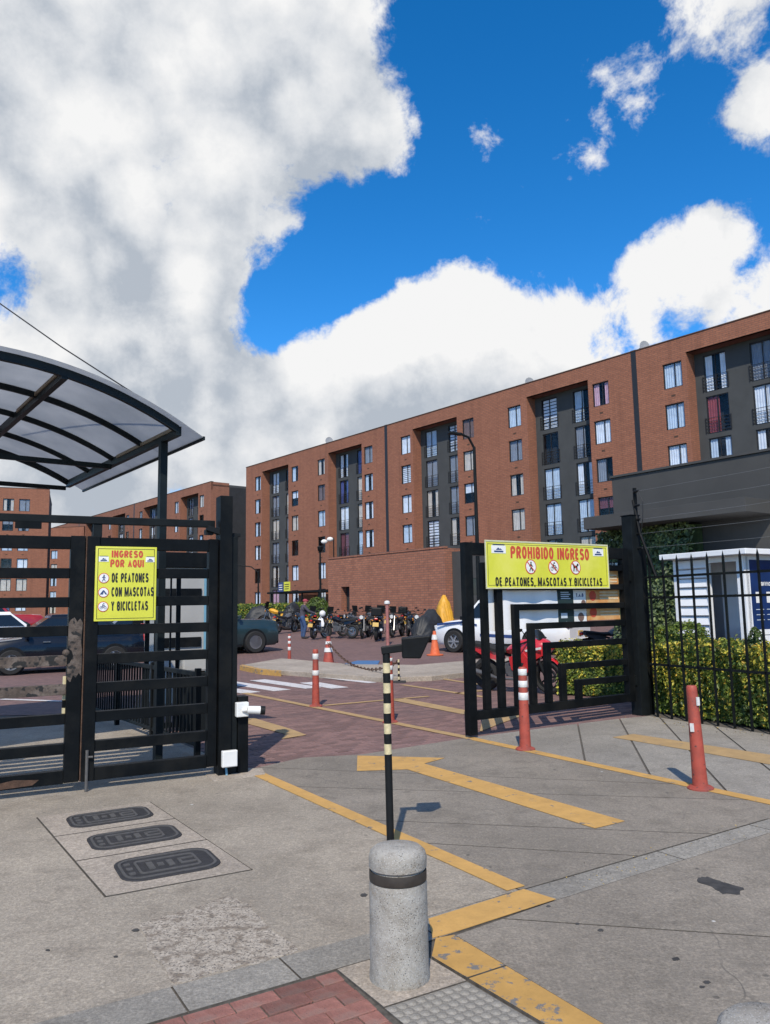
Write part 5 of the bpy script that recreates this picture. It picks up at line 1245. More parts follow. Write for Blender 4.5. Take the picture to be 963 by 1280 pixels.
# street lamps
def lamp(p, h, label, arm, rz, r_=.07, double=False):
    t = thing('street_lamp', label, 'street lamp', p, rz, 'street lamps in the yard')
    b = MB(); b.cyl((0, 0, -.02), (0, 0, h), r_, r_ * .65, 10); b.build('pole', 'black_steel_2', t, True)
    b = MB(); b.box((0, 0, .1), (.3, .3, .25)); b.build('base', 'black_steel_2', t)
    if arm:
        b = MB(); b.tube([(0, 0, h - .05), (-arm * .4, 0, h + .38), (-arm, 0, h + .50)], r_ * .55, 8); b.build('arm', 'black_steel_2', t, True)
        b = MB(); b.box((-arm - .25, 0, h + .50), (.6, .22, .10), ry=.06); b.build('lamp_head', 'black_steel_2', t, bevel=.02)
    else:
        b = MB(); b.lathe([(.05, h), (.16, h + .1), (.2, h + .35), (.05, h + .42), (0, h + .42)], n=12); b.build('lamp_head', 'black_steel_2', t, True)
    return t
lq = AT(598, 720, 31); lh = AT(592, 545, 31).z; lamp(Vector((lq.x, lq.y, gz(31))), lh - gz(31) - .45, 'tall curved-arm street lamp rising above the prohibition sign', .6, R(20), .095)
lq = AT(401, 770, 52); lh = AT(401, 690, 52).z; lamp(Vector((lq.x, lq.y, gz(52))), lh - gz(52), 'slender street lamp beside the brick annex', 0, 0, .09)
lq = AT(323, 770, 60); lh = AT(323, 708, 60).z; lamp(Vector((lq.x, lq.y, gz(60))), lh - gz(60) - .4, 'small distant street lamp in front of the left end of the long block', 1.4, 0, .08)
lq = AT(417.5, 700, 66); t = thing('floodlight_mast', 'slim mast with two white floodlights above the brick annex', 'floodlight', (lq.x, lq.y, ztop - .05), 0)
hm = AT(417, 676, 66).z - ztop; b = MB(); b.cyl((0, 0, 0), (0, 0, hm + .3), .05, n=8); b.build('mast', 'black_steel_2', t)
for s in (-.8, -.3): b = MB(); b.ball((s, -.1, hm + s * .4 + .3), (.28, .2, .2)); b.tube([(0, 0, hm + .1), (s, 0, hm + s * .4 + .3)], .03); b.build('floodlight', 'white_plastic', t, True)

# ------------------------------------------------------------------ vehicles
def wheel(parent, x, y, r_, wd, side, spokes=6, rim='alloy'):
    o = MB(); prof = [(r_ * .62, -wd / 2), (r_ * .93, -wd / 2), (r_, -wd * .32), (r_, wd * .32), (r_ * .93, wd / 2), (r_ * .62, wd / 2)]
    o.lathe(prof + [prof[0]], n=28, axis='Y'); w_ = o.build('wheel', 'rubber', parent, True); w_.location = (x, y, r_)
    b = MB(); ys = side * wd * .30
    b.lathe([(r_ * .64, -wd * .4), (r_ * .64, wd * .4), (r_ * .58, wd * .4), (r_ * .56, -wd * .2), (r_ * .56, -wd * .4)], n=28, axis='Y')
    for k in range(spokes):
        a = 2 * math.pi * k / spokes; b.box((r_ * .33 * math.cos(a), ys, r_ * .33 * math.sin(a)), (r_ * .52, wd * .10, r_ * .15), ry=-a)
    b.cyl((0, ys - .02, 0), (0, ys + .02 , 0), r_ * .16, n=12); b.build('rim', rim, w_, True)
    b = MB(); b.cyl((0, -wd * .12, 0), (0, wd * .1, 0), r_ * .57, n=24); b.build('brake_disc', 'moto_grey', w_)
def car(label, p, hd, m, kind='sedan', cat='car', group='cars parked behind the left gate', extras=None):
    t = thing({'sedan': 'parked_car', 'suv': 'suv', 'pickup': 'pickup'}[kind], label, cat, p, hd, group)
    if kind == 'sedan': L, W, wr_, wb, belt, roof, hood, deck = 4.4, 1.74, .32, 2.6, .96, 1.54, .90, 1.0; cab = (-1.55, -.95, .35, 1.05)
    elif kind == 'suv': L, W, wr_, wb, belt, roof, hood, deck = 4.5, 1.78, .38, 2.6, 1.20, 1.88, 1.17, 1.18; cab = (-2.15, -1.95, .25, .80)
    else: L, W, wr_, wb, belt, roof, hood, deck = 5.1, 1.82, .37, 3.0, 1.10, 1.78, 1.08, 1.08; cab = (-.95, -.75, .75, 1.35)
    gc = wr_ * .62; hw = W / 2
    st = [(-L / 2, .86, gc + .18, deck - .12), (-L / 2 + .12, .95, gc + .06, deck - .02), (-L / 2 + .5, 1.0, gc, deck + .0), (cab[0] + .2, 1.0, gc, belt), (cab[3] - .1, 1.0, gc, belt), (cab[3] + .15, 1.0, gc, hood + .02), (L / 2 - .55, .97, gc, hood - .03), (L / 2 - .15, .90, gc + .04, hood - .12), (L / 2, .80, gc + .14, hood - .26)]
    if kind == 'suv': st[-3:] = [(L / 2 - .55, .98, gc, hood), (L / 2 - .12, .95, gc + .02, hood - .04), (L / 2, .90, gc + .10, hood - .14)]
    rings = []
    for x, wf, zl, zh in st:
        w_ = hw * wf; mid = (zl + zh) / 2
        rings.append([(x, -w_ * .90, zl), (x, w_ * .90, zl), (x, w_ * .985, zl + .10), (x, w_, mid), (x, w_ * .975, zh - .10), (x, w_ * .90, zh - .02), (x, w_ * .6, zh + .012), (x, -w_ * .6, zh + .012), (x, -w_ * .90, zh - .02), (x, -w_ * .975, zh - .10), (x, -w_, mid), (x, -w_ * .985, zl + .10)])
    b = MB(); b.loft(rings); body = b.build('body', m, t, True)
    # greenhouse
    x0, x1, x2, x3 = cab; tw = hw * .80; bw_ = hw * .93
    b = MB(); rr = .06
    base_ = [(x0, -bw_), (x0, bw_), (x3, bw_ * .96), (x3, -bw_ * .96)]; top_ = [(x1, -tw), (x1, tw), (x2, tw), (x2, -tw)]
    rg = [[(x, y, belt - .03) for x, y in base_], [(x + (0 if k > 1 else 0), y, roof - .06) for k, (x, y) in enumerate(top_)], [((x * .94 + (x1 + x2) / 2 * .06), y * .9, roof) for x, y in top_]]
    b.loft(rg); b.build('cabin', m, t, True)
    def panel(nm, q, off, parent=t):
        v = [Vector(p_) for p_ in q]; n = (v[1] - v[0]).cross(v[2] - v[0]).normalized(); c_ = sum(v, Vector()) / len(v)
        if n.dot(c_ - Vector(((x1 + x2) / 2, 0, belt))) < 0: n = -n
        bb = MB(); a_ = [p_ + n * off for p_ in v]; z_ = [p_ - n * .01 for p_ in v]; bb.loft([a_, z_]); return bb.build(nm, 'car_glass', parent)
    def side_pt(f, hgt, s):   # f along 0..1 of side, hgt 0..1
        xb = x0 + (x3 - x0) * f; xt = x1 + (x2 - x1) * f; y = bw_ + (tw - bw_) * hgt
        return (xb + (xt - xb) * hgt, s * y, belt - .03 + (roof - .06 - belt + .03) * hgt)
    for s in (-1, 1):
        cuts = [(.05, .34), (.37, .66), (.69, .95)] if kind == 'suv' else ([(.06, .46), (.50, .94)])
        for a, c_ in cuts: panel('side_window', [side_pt(a, .14, s), side_pt(c_, .14, s), side_pt(c_, .90, s), side_pt(a, .90, s)], .006)
    panel('windscreen', [(x3 - .03, -bw_ * .86, belt + .05), (x3 - .03, bw_ * .86, belt + .05), (x2 + .03, tw * .9, roof - .10), (x2 + .03, -tw * .9, roof - .10)], .02)
    panel('rear_window', [(x0 + .03, -bw_ * .82, belt + .06), (x0 + .03, bw_ * .82, belt + .06), (x1 - .02, tw * .86, roof - .12), (x1 - .02, -tw * .86, roof - .12)], .02)
    for sx in (-1, 1):
        for s in (-1, 1):
            xw = sx * wb / 2 + (.12 if kind == 'pickup' else 0)
            b = MB(); b.cyl((xw, s * (hw - .10), wr_ + .02), (xw, s * (hw + .004), wr_ + .02), wr_ * 1.17, n=28); b.build('wheel_arch', 'black_plastic', t)
            wheel(t, xw, s * (hw - .015), wr_, .20, s, 5 if kind == 'sedan' else 6)
    for s in (-1, 1):
        b = MB(); b.box((L / 2 - .10, s * hw * .66, hood - .24), (.16, hw * .36, .15), ry=.2); b.build('headlight', 'lamp_lens', t, bevel=.02)
        b = MB(); b.box((-L / 2 + .05, s * hw * .78, deck - .16), (.14, hw * .30, .18)); b.build('tail_light', 'tail_lens', t, bevel=.02)
        b = MB(); b.box((x3 - .12, s * (hw + .06), belt + .06), (.11, .18, .13)); b.build('mirror', m if m != 'car_white' else 'black_plastic', t, bevel=.02)
        for xh in ((-.55, .45) if kind != 'pickup' else (.0, .9)): b = MB(); b.box((xh, s * (hw + .004), belt - .14), (.18, .03, .03)); b.build('door_handle', 'chrome', t)
        b = MB(); b.box((0, s * (hw - .03), gc + .04), (wb - wr_ * 2.6, .06, .10)); b.build('sill', 'black_plastic', t)
    b = MB(); b.box((L / 2 - .06, 0, gc + .16), (.18, W * .86, .18)); b.build('front_bumper', 'black_plastic' if kind == 'suv' else m, t, bevel=.03)
    b = MB(); b.box((-L / 2 + .06, 0, gc + .18), (.16, W * .88, .18)); b.build('rear_bumper', 'black_plastic' if kind == 'suv' else m, t, bevel=.03)
    b = MB(); b.box((L / 2 - .03, 0, hood - .27), (.08, W * .42, .14)); b.build('grille', 'black_plastic', t, bevel=.01)
    b = MB(); b.box((-L / 2 + .0, 0, .66), (.03, .34, .16)); b.build('number_plate', 'plate_yellow', t)
    return t
def hdg(a): return R(90 - a)
c1f, c1r = G(11, 841), G(136, 834.5); d1 = (c1f - c1r).normalized(); mid = c1r + d1 * 1.3
h1 = math.atan2(d1.y, d1.x)
car('dark navy sedan parked side-on behind the left gate', mid, h1, 'car_navy')
dd_ = Vector((-d1.y, d1.x, 0)); dd_ = dd_ if dd_.y > 0 else -dd_
for off, sh, m_, kd, lab in ((3.2, -.6, 'car_black', 'sedan', 'black sedan right behind the navy sedan, only its roof and windows showing'), (6.3, -3.2, 'car_silver', 'sedan', 'silver grey car with roof showing between the gate slats'), (9.6, 1.0, 'car_white', 'sedan', 'white car roof at the far left edge'),
                             (19.0, .8, 'car_red', 'suv', 'red off-roader standing behind the other parked cars'), (11.0, -4.6, 'car_black', 'suv', 'dark off-roader behind the middle gate stile'), (15.8, 3.2, 'car_navy', 'suv', 'dark blue off-roader farthest back at the left edge')):
    p = mid + dd_ * off + d1 * sh; p.z = gz(p.y); car(lab, p, h1 + R(180 if off > 8 else 0), m_, kd)
# green SUV: front right wheel at (319, 816)
wpt = Gp(318, 816); hs_ = hdg(57); fx, fy = 1.3, -(.89 - .07)
p = wpt - (Matrix.Rotation(hs_, 3, 'Z') @ Vector((fx, fy, 0))); p.z = gz(p.y); car('teal green off-roader parked right of the left gate post', p, hs_, 'car_teal', 'suv', 'car', None)
wpt = Gp(570, 815); hs_ = hdg(-52); fx, fy = 1.62, (.91 - .07)
p = wpt - (Matrix.Rotation(hs_, 3, 'Z') @ Vector((fx, fy, 0))); p.z = gz(p.y)
pk = car('white pickup with blue stripe parked behind the open gate', p, hs_, 'car_white', 'pickup', 'pickup', None)
for s in (-1, 1):
    b = MB(); b.plate([(2.3, .98), (1.2, 1.06), (.7, .95), (.7, .90), (1.2, .99), (2.3, .90)], s * .925 - .004, s * .925 + .004); b.build('blue_stripe', 'car_blue', pk)
    b = MB(); b.plate([(.6, .55), (-.8, .50), (-.8, .60), (.6, .64)], s * .915 - .003, s * .915 + .003); b.build('blue_stripe', 'car_blue', pk)

def moto(label, p, hd, tank='moto_grey', sport=False, plate=True, s=1.0, windshield=False, box=False, lean=0.06, group='motorcycles parked in a row', white_bag=False):
    t = thing('motorcycle', label, 'motorcycle', p, hd, group); t.rotation_euler = (lean, 0, hd); t.scale = (s, s, s)
    wb, r_ = .66, .305
    for x, wd in ((wb, .10), (-wb, .13 if not sport else .17)):
        o = MB(); tr = wd / 2; nseg = 26; rings = []
        for i in range(nseg):
            a = 2 * math.pi * i / nseg
            rings.append([(math.cos(a) * (r_ - tr + tr * math.cos(q)), wd / 2 * math.sin(q), math.sin(a) * (r_ - tr + tr * math.cos(q))) for q in [2 * math.pi * k / 8 for k in range(8)]])
        rings.append(rings[0]); o.loft(rings, cap=False); w_ = o.build('wheel', 'rubber', t, True); w_.location = (x, 0, r_)
        b = MB(); b.lathe([(r_ - wd * .95, -.03), (r_ - wd * .95, .03), (r_ - wd * 1.15, .03), (r_ - wd * 1.15, -.03), (r_ - wd * .95, -.03)], n=24, axis='Y')
        for k in range(5 if sport else 10): a = 2 * math.pi * k / (5 if sport else 10); b.box((.11 * math.cos(a), 0, .11 * math.sin(a)), (.2, .02, .03 if sport else .012), ry=-a)
        b.cyl((0, -.05, 0), (0, .05, 0), .045, n=10); b.build('rim', 'black_plastic' if sport else 'chrome', w_)
        b = MB(); b.lathe([(.125, .055), (.125, .06), (.07, .06), (.07, .055), (.125, .055)], n=18, axis='Y'); b.build('brake_disc', 'chrome', w_)
    b = MB(); b.tube([(.42, 0, .88), (.1, 0, .62), (-.28, 0, .50), (-wb, .09, r_)], .03, 8); b.tube([(-.28, 0, .5), (-wb, -.09, r_)], .03, 8); b.tube([(.40, 0, .80), (.25, 0, .36), (-.25, 0, .34), (-.28, 0, .5)], .026, 8); b.tube([(-.1, .0, .66), (-.55, 0, .76), (-.86, 0, .82)], .028, 8); b.build('frame', 'moto_grey' if not sport else 'black_plastic', t, True)
    b = MB(); b.box((.04, 0, .42), (.38, .28, .24)); b.box((.12, 0, .60), (.2, .2, .2), ry=-.4); b.cyl((0, -.19, .40), (0, .19, .40), .10, n=14); [b.box((.13, 0, .53 + k * .035), (.24, .25, .012), ry=-.4) for k in range(5)]; b.build('engine', 'moto_grey', t, bevel=.012)
    rings = []
    for x, w_, z0, z1 in ((-.16, .08, .72, .80), (-.04, .13, .70, .88), (.14, .155, .72, .96), (.28, .13, .78, .97), (.38, .06, .84, .92)): rings.append([(x, -w_, (z0 + z1) / 2), (x, -w_ * .6, z0), (x, w_ * .6, z0), (x, w_, (z0 + z1) / 2), (x, w_ * .7, z1 - .02), (x, 0, z1), (x, -w_ * .7, z1 - .02)])
    b = MB(); b.loft(rings); b.build('tank', tank, t, True)
    rings = []
    for x, w_, z in ((-.88, .08, .90 if sport else .86), (-.62, .12, .87 if sport else .84), (-.35, .15, .80), (-.13, .09, .80)): rings.append([(x, -w_, z - .07), (x, w_, z - .07), (x, w_, z - .01), (x, w_ * .5, z + .02), (x, -w_ * .5, z + .02), (x, -w_, z - .01)])
    b = MB(); b.loft(rings); b.build('seat', 'rubber', t, True)
    rings = []
    for x, w_, z0, z1 in ((-.98, .05, .80, .86), (-.6, .12, .64, .80), (-.3, .13, .58, .76)): rings.append([(x, -w_, z0), (x, w_, z0), (x, w_ * .8, z1), (x, -w_ * .8, z1)])
    b = MB(); b.loft(rings); b.build('tail_panel', tank, t, True)
    b = MB(); [b.tube([(.42, y, .92), (wb, y, r_)], [.022, .03], 8) for y in (-.09, .09)]; b.build('fork', 'chrome' if not sport else 'black_plastic', t, True)
    b = MB(); rg = []
    for k in range(9):
        a = R(25 + 130 * k / 8); rg.append([(wb + (r_ + .03) * math.cos(a), -.07, r_ + (r_ + .03) * math.sin(a)), (wb + (r_ + .03) * math.cos(a), .07, r_ + (r_ + .03) * math.sin(a)), (wb + (r_ + .045) * math.cos(a), .05, r_ + (r_ + .045) * math.sin(a)), (wb + (r_ + .045) * math.cos(a), -.05, r_ + (r_ + .045) * math.sin(a))])
    b.loft(rg); b.build('front_mudguard', tank if sport else 'black_plastic', t, True)
    b = MB(); b.tube([(-.6, 0, .66), (-.95, 0, .62), (-1.02, 0, .42)], [.06, .06, .03], 6); b.build('rear_mudguard', 'black_plastic', t, True)
    b = MB(); b.tube([(.34, -.36, .98 if not sport else .92), (.40, -.2, 1.02 if not sport else .95), (.42, 0, .98), (.40, .2, 1.02 if not sport else .95), (.34, .36, .98 if not sport else .92)], .017, 8); b.build('handlebar', 'black_plastic', t, True)
    for y in (-1, 1):
        b = MB(); b.tube([(.40, y * .2, 1.0), (.40, y * .34, 1.16)], .008, 5); b.ball((.39, y * .37, 1.18), (.02, .065, .04), 8, 5); b.build('mirror', 'black_plastic', t, True)
        b = MB(); b.ball((.50, y * .17, .84), .03, 8, 5); b.build('indicator', 'amber_lens', t, True); b = MB(); b.ball((-.93, y * .13, .74), .028, 8, 5); b.build('indicator', 'amber_lens', t, True)
    if sport:
        b = MB(); rg = []
        for x, w_, z0, z1 in ((.80, .05, .80, .90), (.66, .16, .70, .98), (.46, .21, .60, 1.02), (.28, .20, .55, .94), (.12, .185, .42, .80)): rg.append([(x, -w_, (z0 + z1) / 2), (x, -w_ * .8, z0), (x, w_ * .8, z0), (x, w_, (z0 + z1) / 2), (x, w_ * .7, z1 - .03), (x, 0, z1), (x, -w_ * .7, z1 - .03)])
        b.loft(rg); b.build('fairing', tank, t, True)
        for y in (-1, 1):
            b = MB(); b.plate([(.42, .62), (.30, .76), (-.02, .66), (.02, .44), (.20, .30), (.36, .40)], y * .195 - .012, y * .195 + .012); b.build('side_fairing', tank, t, bevel=.008)
            b = MB(); b.plate([(.30, .56), (.12, .60), (.06, .46), (.2, .42)], y * .210 - .003, y * .210 + .003); b.build('fairing_vent', 'rubber', t)
            b = MB(); b.plate([(.68, .86), (.34, .80), (.36, .77), (.68, .82)], y * .208 - .004, y * .208 + .004); b.build('fairing_stripe', 'reflective_white', t)
        b = MB(); b.loft([[(.62, -.13, .98), (.62, .13, .98), (.60, .13, .97), (.60, -.13, .97)], [(.44, -.10, 1.14), (.44, .10, 1.14), (.43, .10, 1.13), (.43, -.10, 1.13)]]); b.build('windscreen', 'car_glass', t)
        b = MB(); b.box((.76, .0, .84), (.08, .2, .07)); b.build('headlight', 'lamp_lens', t, bevel=.02)
    else:
        b = MB(); b.lathe([(.0, .0), (.09, 0.02), (.095, .08), (.09, .10)], n=16, axis='X', c=(.46, 0, .90)); b.build('headlight_shell', 'black_plastic', t, True); b = MB(); b.cyl((.555, 0, .90), (.575, 0, .90), .085, n=16); b.build('headlight', 'lamp_lens', t)
        if windshield: b = MB(); b.loft([[(.56, -.14, .98), (.56, .14, .98), (.54, .14, .98), (.54, -.14, .98)], [(.46, -.16, 1.30), (.46, .16, 1.30), (.45, .16, 1.30), (.45, -.16, 1.30)]]); b.build('windscreen', 'black_plastic', t)
    b = MB(); b.tube([(.14, -.14, .48), (.10, -.17, .26), (-.3, -.18, .26), (-.5, -.19, .32), (-.95, -.20, .42)], [.02, .022, .024, .045, .05], 10); b.build('exhaust', 'chrome' if not sport else 'moto_grey', t, True)
    b = MB(); b.tube([(-.1, .14, .3), (-.14, .26, .012)], .012, 6); b.build('kickstand', 'black_plastic', t)
    b = MB(); b.box((-.99, 0, .80), (.05, .12, .07)); b.build('tail_light', 'tail_lens', t, bevel=.015)
    if plate: b = MB(); b.box((-1.04, 0, .60), (.015, .22, .15), ry=.2); b.build('number_plate', 'plate_yellow', t)
    if box: b = MB(); b.box((-.82, 0, 1.06), (.36, .40, .32)); b.build('top_box', 'black_plastic', t, bevel=.05)
    return t
w1, w2 = G(607, 862), G(692, 868); dm_ = w2 - w1
moto('red and black sport motorcycle behind the bars of the open gate', (w1 + w2) / 2, math.atan2(dm_.y, dm_.x), 'moto_red', True, group=None, lean=.08)
moto('grey motorcycle behind the hedge below the posters', G(760, 832) + Vector((.4, .9, 0)), R(20), 'moto_grey', False, group=None)
moto('dark motorcycle with chrome pipes in front of the ivy beside the kiosk', G(835, 832) + Vector((.45, .3, 0)), R(200), 'car_navy', False, group=None, windshield=True)
def mg(px, py): p = Gp(px, py); return p
moto('black motorcycle held by the standing person, yellow plate towards us', mg(400, 798), R(70), 'car_black', plate=True, windshield=False)
moto('dark blue motorcycle seen side-on next to the person', mg(424, 798), R(155), 'car_navy')
moto('black motorcycle in the middle of the row with raised mirrors', mg(446, 795), R(205), 'moto_grey')
moto('black motorcycle with round chrome headlight beside the one seen from behind', mg(457, 797), R(-100), 'car_black')
moto('black touring motorcycle seen from behind with yellow plate and tall windscreen', mg(473, 800), R(84), 'car_black', windshield=True, box=True, s=1.12)
moto('motorcycle with amber lights just right of the pale red pole', mg(497, 796), R(-110), 'moto_grey')
moto('dark motorcycle left of the black covered one', mg(514, 796), R(100), 'car_navy')
moto('black motorcycle in the back row behind the side-on blue one', mg(436, 790), R(60), 'car_black', windshield=True)
moto('grey motorcycle in the back row behind the touring one', mg(463, 790), R(110), 'moto_grey', windshield=True)
moto('dark motorcycle in the back row near the annex slit', mg(508, 790), R(75), 'car_black', box=True)
moto('black motorcycle squeezed between the person and the side-on blue one', mg(412, 792), R(95), 'car_black', windshield=True)
moto('dark motorcycle tucked behind the pale red pole', mg(488, 793), R(80), 'moto_grey', windshield=True)
moto('motorcycle with dark red tank just left of the black covered one', mg(524, 797), R(-95), 'curtain_wine')
moto('black motorcycle at the left end of the row by the hedge', mg(372, 789), R(120), 'car_black')
moto('dark motorcycle just left of the standing person', mg(358, 791), R(60), 'moto_grey')
moto('black motorcycle behind the standing person with dark screen', mg(391, 790), R(100), 'car_black', windshield=True)
moto('motorcycle with bright yellow tank and tail by the hedge', mg(345, 786), R(160), 'tarp_yellow', s=1.15, windshield=True)
mat('pink_faded', (0.30, 0.12, 0.11), .7, .2, 6)
t = thing('marker_pole', 'pale red pole with white cap standing among the motorcycles', 'pole', Gp(485, 806)); b = MB(); b.cyl((0, 0, -.02), (0, 0, 1.55), .07, .06, 12); b.build('shaft', 'pink_faded', t, True); b = MB(); b.lathe([(.062, 1.55), (.11, 1.58), (.11, 1.66), (.04, 1.70), (0, 1.70)], n=12); b.build('cap', 'white_plastic', t, True)
def covered(px, label, m, L, W, H, rz, seed, humps, group='motorcycles under covers'):
    p = Gp(*px); t = thing('covered_motorcycle', label, 'motorcycle', p, rz, group); rng = random.Random(seed); b = MB(); rings = []; nx, na = 18, 22
    for i in range(nx + 1):
        f = i / nx; x = -L / 2 + L * f; hgt = H * max(.05, sum(a_ * math.exp(-((f - c_) / w_) ** 2) for a_, c_, w_ in humps)); e_ = max(.25, min(1, 5 * f, 5 * (1 - f))) ; ring_ = []
        for k in range(na + 1):
            a = math.pi * k / na; fl = 1 + (.13 * math.sin(k * 2.1 + i * .9) + .07 * math.sin(k * 4.3 + i * .5 + seed)) * (1 - .75 * math.sin(a))
            y = W / 2 * math.cos(a) * fl * (e_ ** .5) * (.55 + .45 * (1 - math.sin(a)) ** .5 if k not in (0, na) else 1.0); z = hgt * (math.sin(a) ** .55) * (e_ ** .3) + (.03 * math.sin(i * 1.7 + k * .8 + seed) + rng.uniform(-.008, .008)) * math.sin(a)
            ring_.append((x + .03 * math.sin(k * 1.9 + i), y, max(0.01, z)))
        rings.append(ring_)
    b.loft(rings); b.build('cover', m, t, 'full')
    for x in (-L * .33, L * .33):
        o = MB(); o.lathe([(.16, -.05), (.28, -.05), (.30, 0), (.28, .05), (.16, .05), (.16, -.05)], n=20, axis='Y'); w_ = o.build('wheel', 'rubber', t, True); w_.location = (x, 0, .30)
    return t
covered((537, 801), 'motorcycle under a large black cover beside the orange cone', 'tarp_black', 2.3, 1.0, 1.25, R(60), 3, [(1.0, .62, .26), (.72, .2, .25)])
covered((555, 793), 'upright motorcycle under a bright yellow cover by the annex corner', 'tarp_yellow', 1.2, .8, 1.75, R(120), 5, [(.78, .32, .26), (.62, .62, .26)])
covered((366, 786), 'motorcycle under a black cover next to the person', 'tarp_black', 1.9, .9, 1.35, R(75), 12, [(1.0, .65, .3), (.75, .25, .25)])
covered((325, 780), 'low black covered motorcycle behind the teal off-roader', 'tarp_black', 2.0, .9, 1.05, R(10), 15, [(1.0, .65, .3), (.75, .25, .25)])

# ------------------------------------------------------------------ people
def blend(parts_, name, m, parent, vox=.02):
    b = MB()
    for kind, *a in parts_:
        if kind == 'c':
            p0, p1, r0, r1 = a; b.cyl(p0, p1, r0, r1, 12); b.ball(p0, r0, 12, 8); b.ball(p1, r1, 12, 8)
        else: b.ball(a[0], a[1], 14, 10)
    o = b.build(name, m, parent, True); r_ = o.modifiers.new('remesh', 'REMESH'); r_.mode = 'VOXEL'; r_.voxel_size = vox; r_.use_smooth_shade = True
    s_ = o.modifiers.new('smooth', 'SMOOTH'); s_.iterations = 4; s_.factor = .5
    return o
def hand(base_, d, side):
    d = Vector(d).normalized(); u = d.orthogonal().normalized(); w_ = d.cross(u); base_ = Vector(base_); out = [('e', tuple(base_ + d * .045), (.036, .036, .036))]
    for k in range(4):
        a = base_ + d * .07 + w_ * (k - 1.5) * .02; m_ = a + d * (.035 + .006 * (1 if k in (1, 2) else 0)); e_ = m_ + d * .012 - u * .03; out += [('c', tuple(a), tuple(m_), .0095, .009), ('c', tuple(m_), tuple(e_), .009, .008)]
    th = base_ + d * .03 + w_ * side * .035; out += [('c', tuple(th), tuple(th + d * .035 + w_ * side * .018 - u * .012), .011, .009)]
    return out
pp = Gp(380, 798)
t = thing('person', 'person in dark hoodie, blue jeans and pinkish red cap standing at a motorcycle', 'person', pp, R(12)); 
# local x = facing direction (to the right)
HEAD = [('e', (.08, 0, 1.60), (.095, .078, .115)), ('e', (.175, 0, 1.585), (.02, .014, .02)), ('e', (.06, .08, 1.59), (.02, .012, .03)), ('e', (.06, -.08, 1.59), (.02, .012, .03)), ('c', (.02, 0, 1.40), (.06, 0, 1.52), .055, .05)]
TORSO = [('c', (-.06, 0, .98), (.0, 0, 1.36), .12, .13), ('e', (.0, 0, 1.30), (.11, .19, .13)), ('e', (-.06, 0, .95), (.12, .16, .13))]
def arms(r0, r1, r2): 
    o_ = []
    for s in (-1, 1): o_ += [('c', (.02, s * .19, 1.38), (.22, s * .24, 1.18), r0, r1), ('c', (.22, s * .24, 1.18), (.46, s * .2, 1.10), r1, r2)]
    return o_
def legs(r0, r1, r2):
    o_ = []
    for s, kx_ in ((-1, .06), (1, -.04)): o_ += [('c', (-.06, s * .09, .92), (kx_, s * .10, .50), r0, r1), ('c', (kx_, s * .10, .50), (-.04 + kx_ * .5, s * .10, .10), r1, r2)]
    return o_
blend(HEAD + TORSO + arms(.045, .038, .03) + legs(.075, .055, .04) + hand((.46, .2, 1.10), (1, 0, -.25), 1) + hand((.46, -.2, 1.10), (1, 0, -.25), -1), 'body', 'skin', t, .014)
blend([(k, a[0], tuple(v * 1.08 for v in a[1])) if k == 'e' else (k, a[0], a[1], a[2] * 1.1, a[3] * 1.1) for k, *a in TORSO] + arms(.068, .06, .05), 'hoodie', 'hoodie', t)
blend(legs(.105, .08, .062) + [('e', (-.06, 0, .95), (.13, .17, .12))], 'jeans', 'jeans', t)
blend([('c', (-.06, s * .10, .05), (.14, s * .11, .04), .05, .045) for s in (-1, 1)], 'shoes', 'shoe', t)
blend([('e', (.07, 0, 1.66), (.115, .095, .085)), ('e', (.19, 0, 1.645), (.07, .075, .014))], 'cap', 'cap_red', t, .012)
b = MB(); [b.ball((.165, s * .032, 1.60), (.012, .014, .009), 8, 5) for s in (-1, 1)]; b.box((.172, 0, 1.545), (.012, .05, .01)); b.build('face_features', 'shoe', t)
# white helmet and bag on the motorcycle
hp = Gp(400, 798)
t = thing('helmet', 'white helmet resting on the motorcycle beside the person', 'helmet', hp + Vector((.12, .1, .92)), R(40)); b = MB(); b.ball((0, 0, .16), (.15, .13, .145), 16, 10); b.build('shell', 'white_plastic', t, True); b = MB(); b.ball((.035, 0, .15), (.125, .122, .06), 14, 8); b.build('visor', 'car_glass', t, True)
t = thing('shopping_bag', 'white bag hanging on the motorcycle under the helmet', 'bag', hp + Vector((.05, -.12, .52)), 0); b = MB(); b.loft([[(-.14, -.07, .0), (.14, -.07, 0), (.14, .07, 0), (-.14, .07, 0)], [(-.17, -.1, .14), (.17, -.09, .13), (.16, .1, .14), (-.17, .09, .13)], [(-.10, -.04, .34), (.10, -.04, .36), (.10, .04, .35), (-.10, .04, .34)]]); b.build('sack', 'cloth_white', t, True); b = MB(); b.tube([(-.06, 0, .33), (0, 0, .46), (.06, 0, .33)], .012, 6); b.build('handle', 'cloth_white', t)
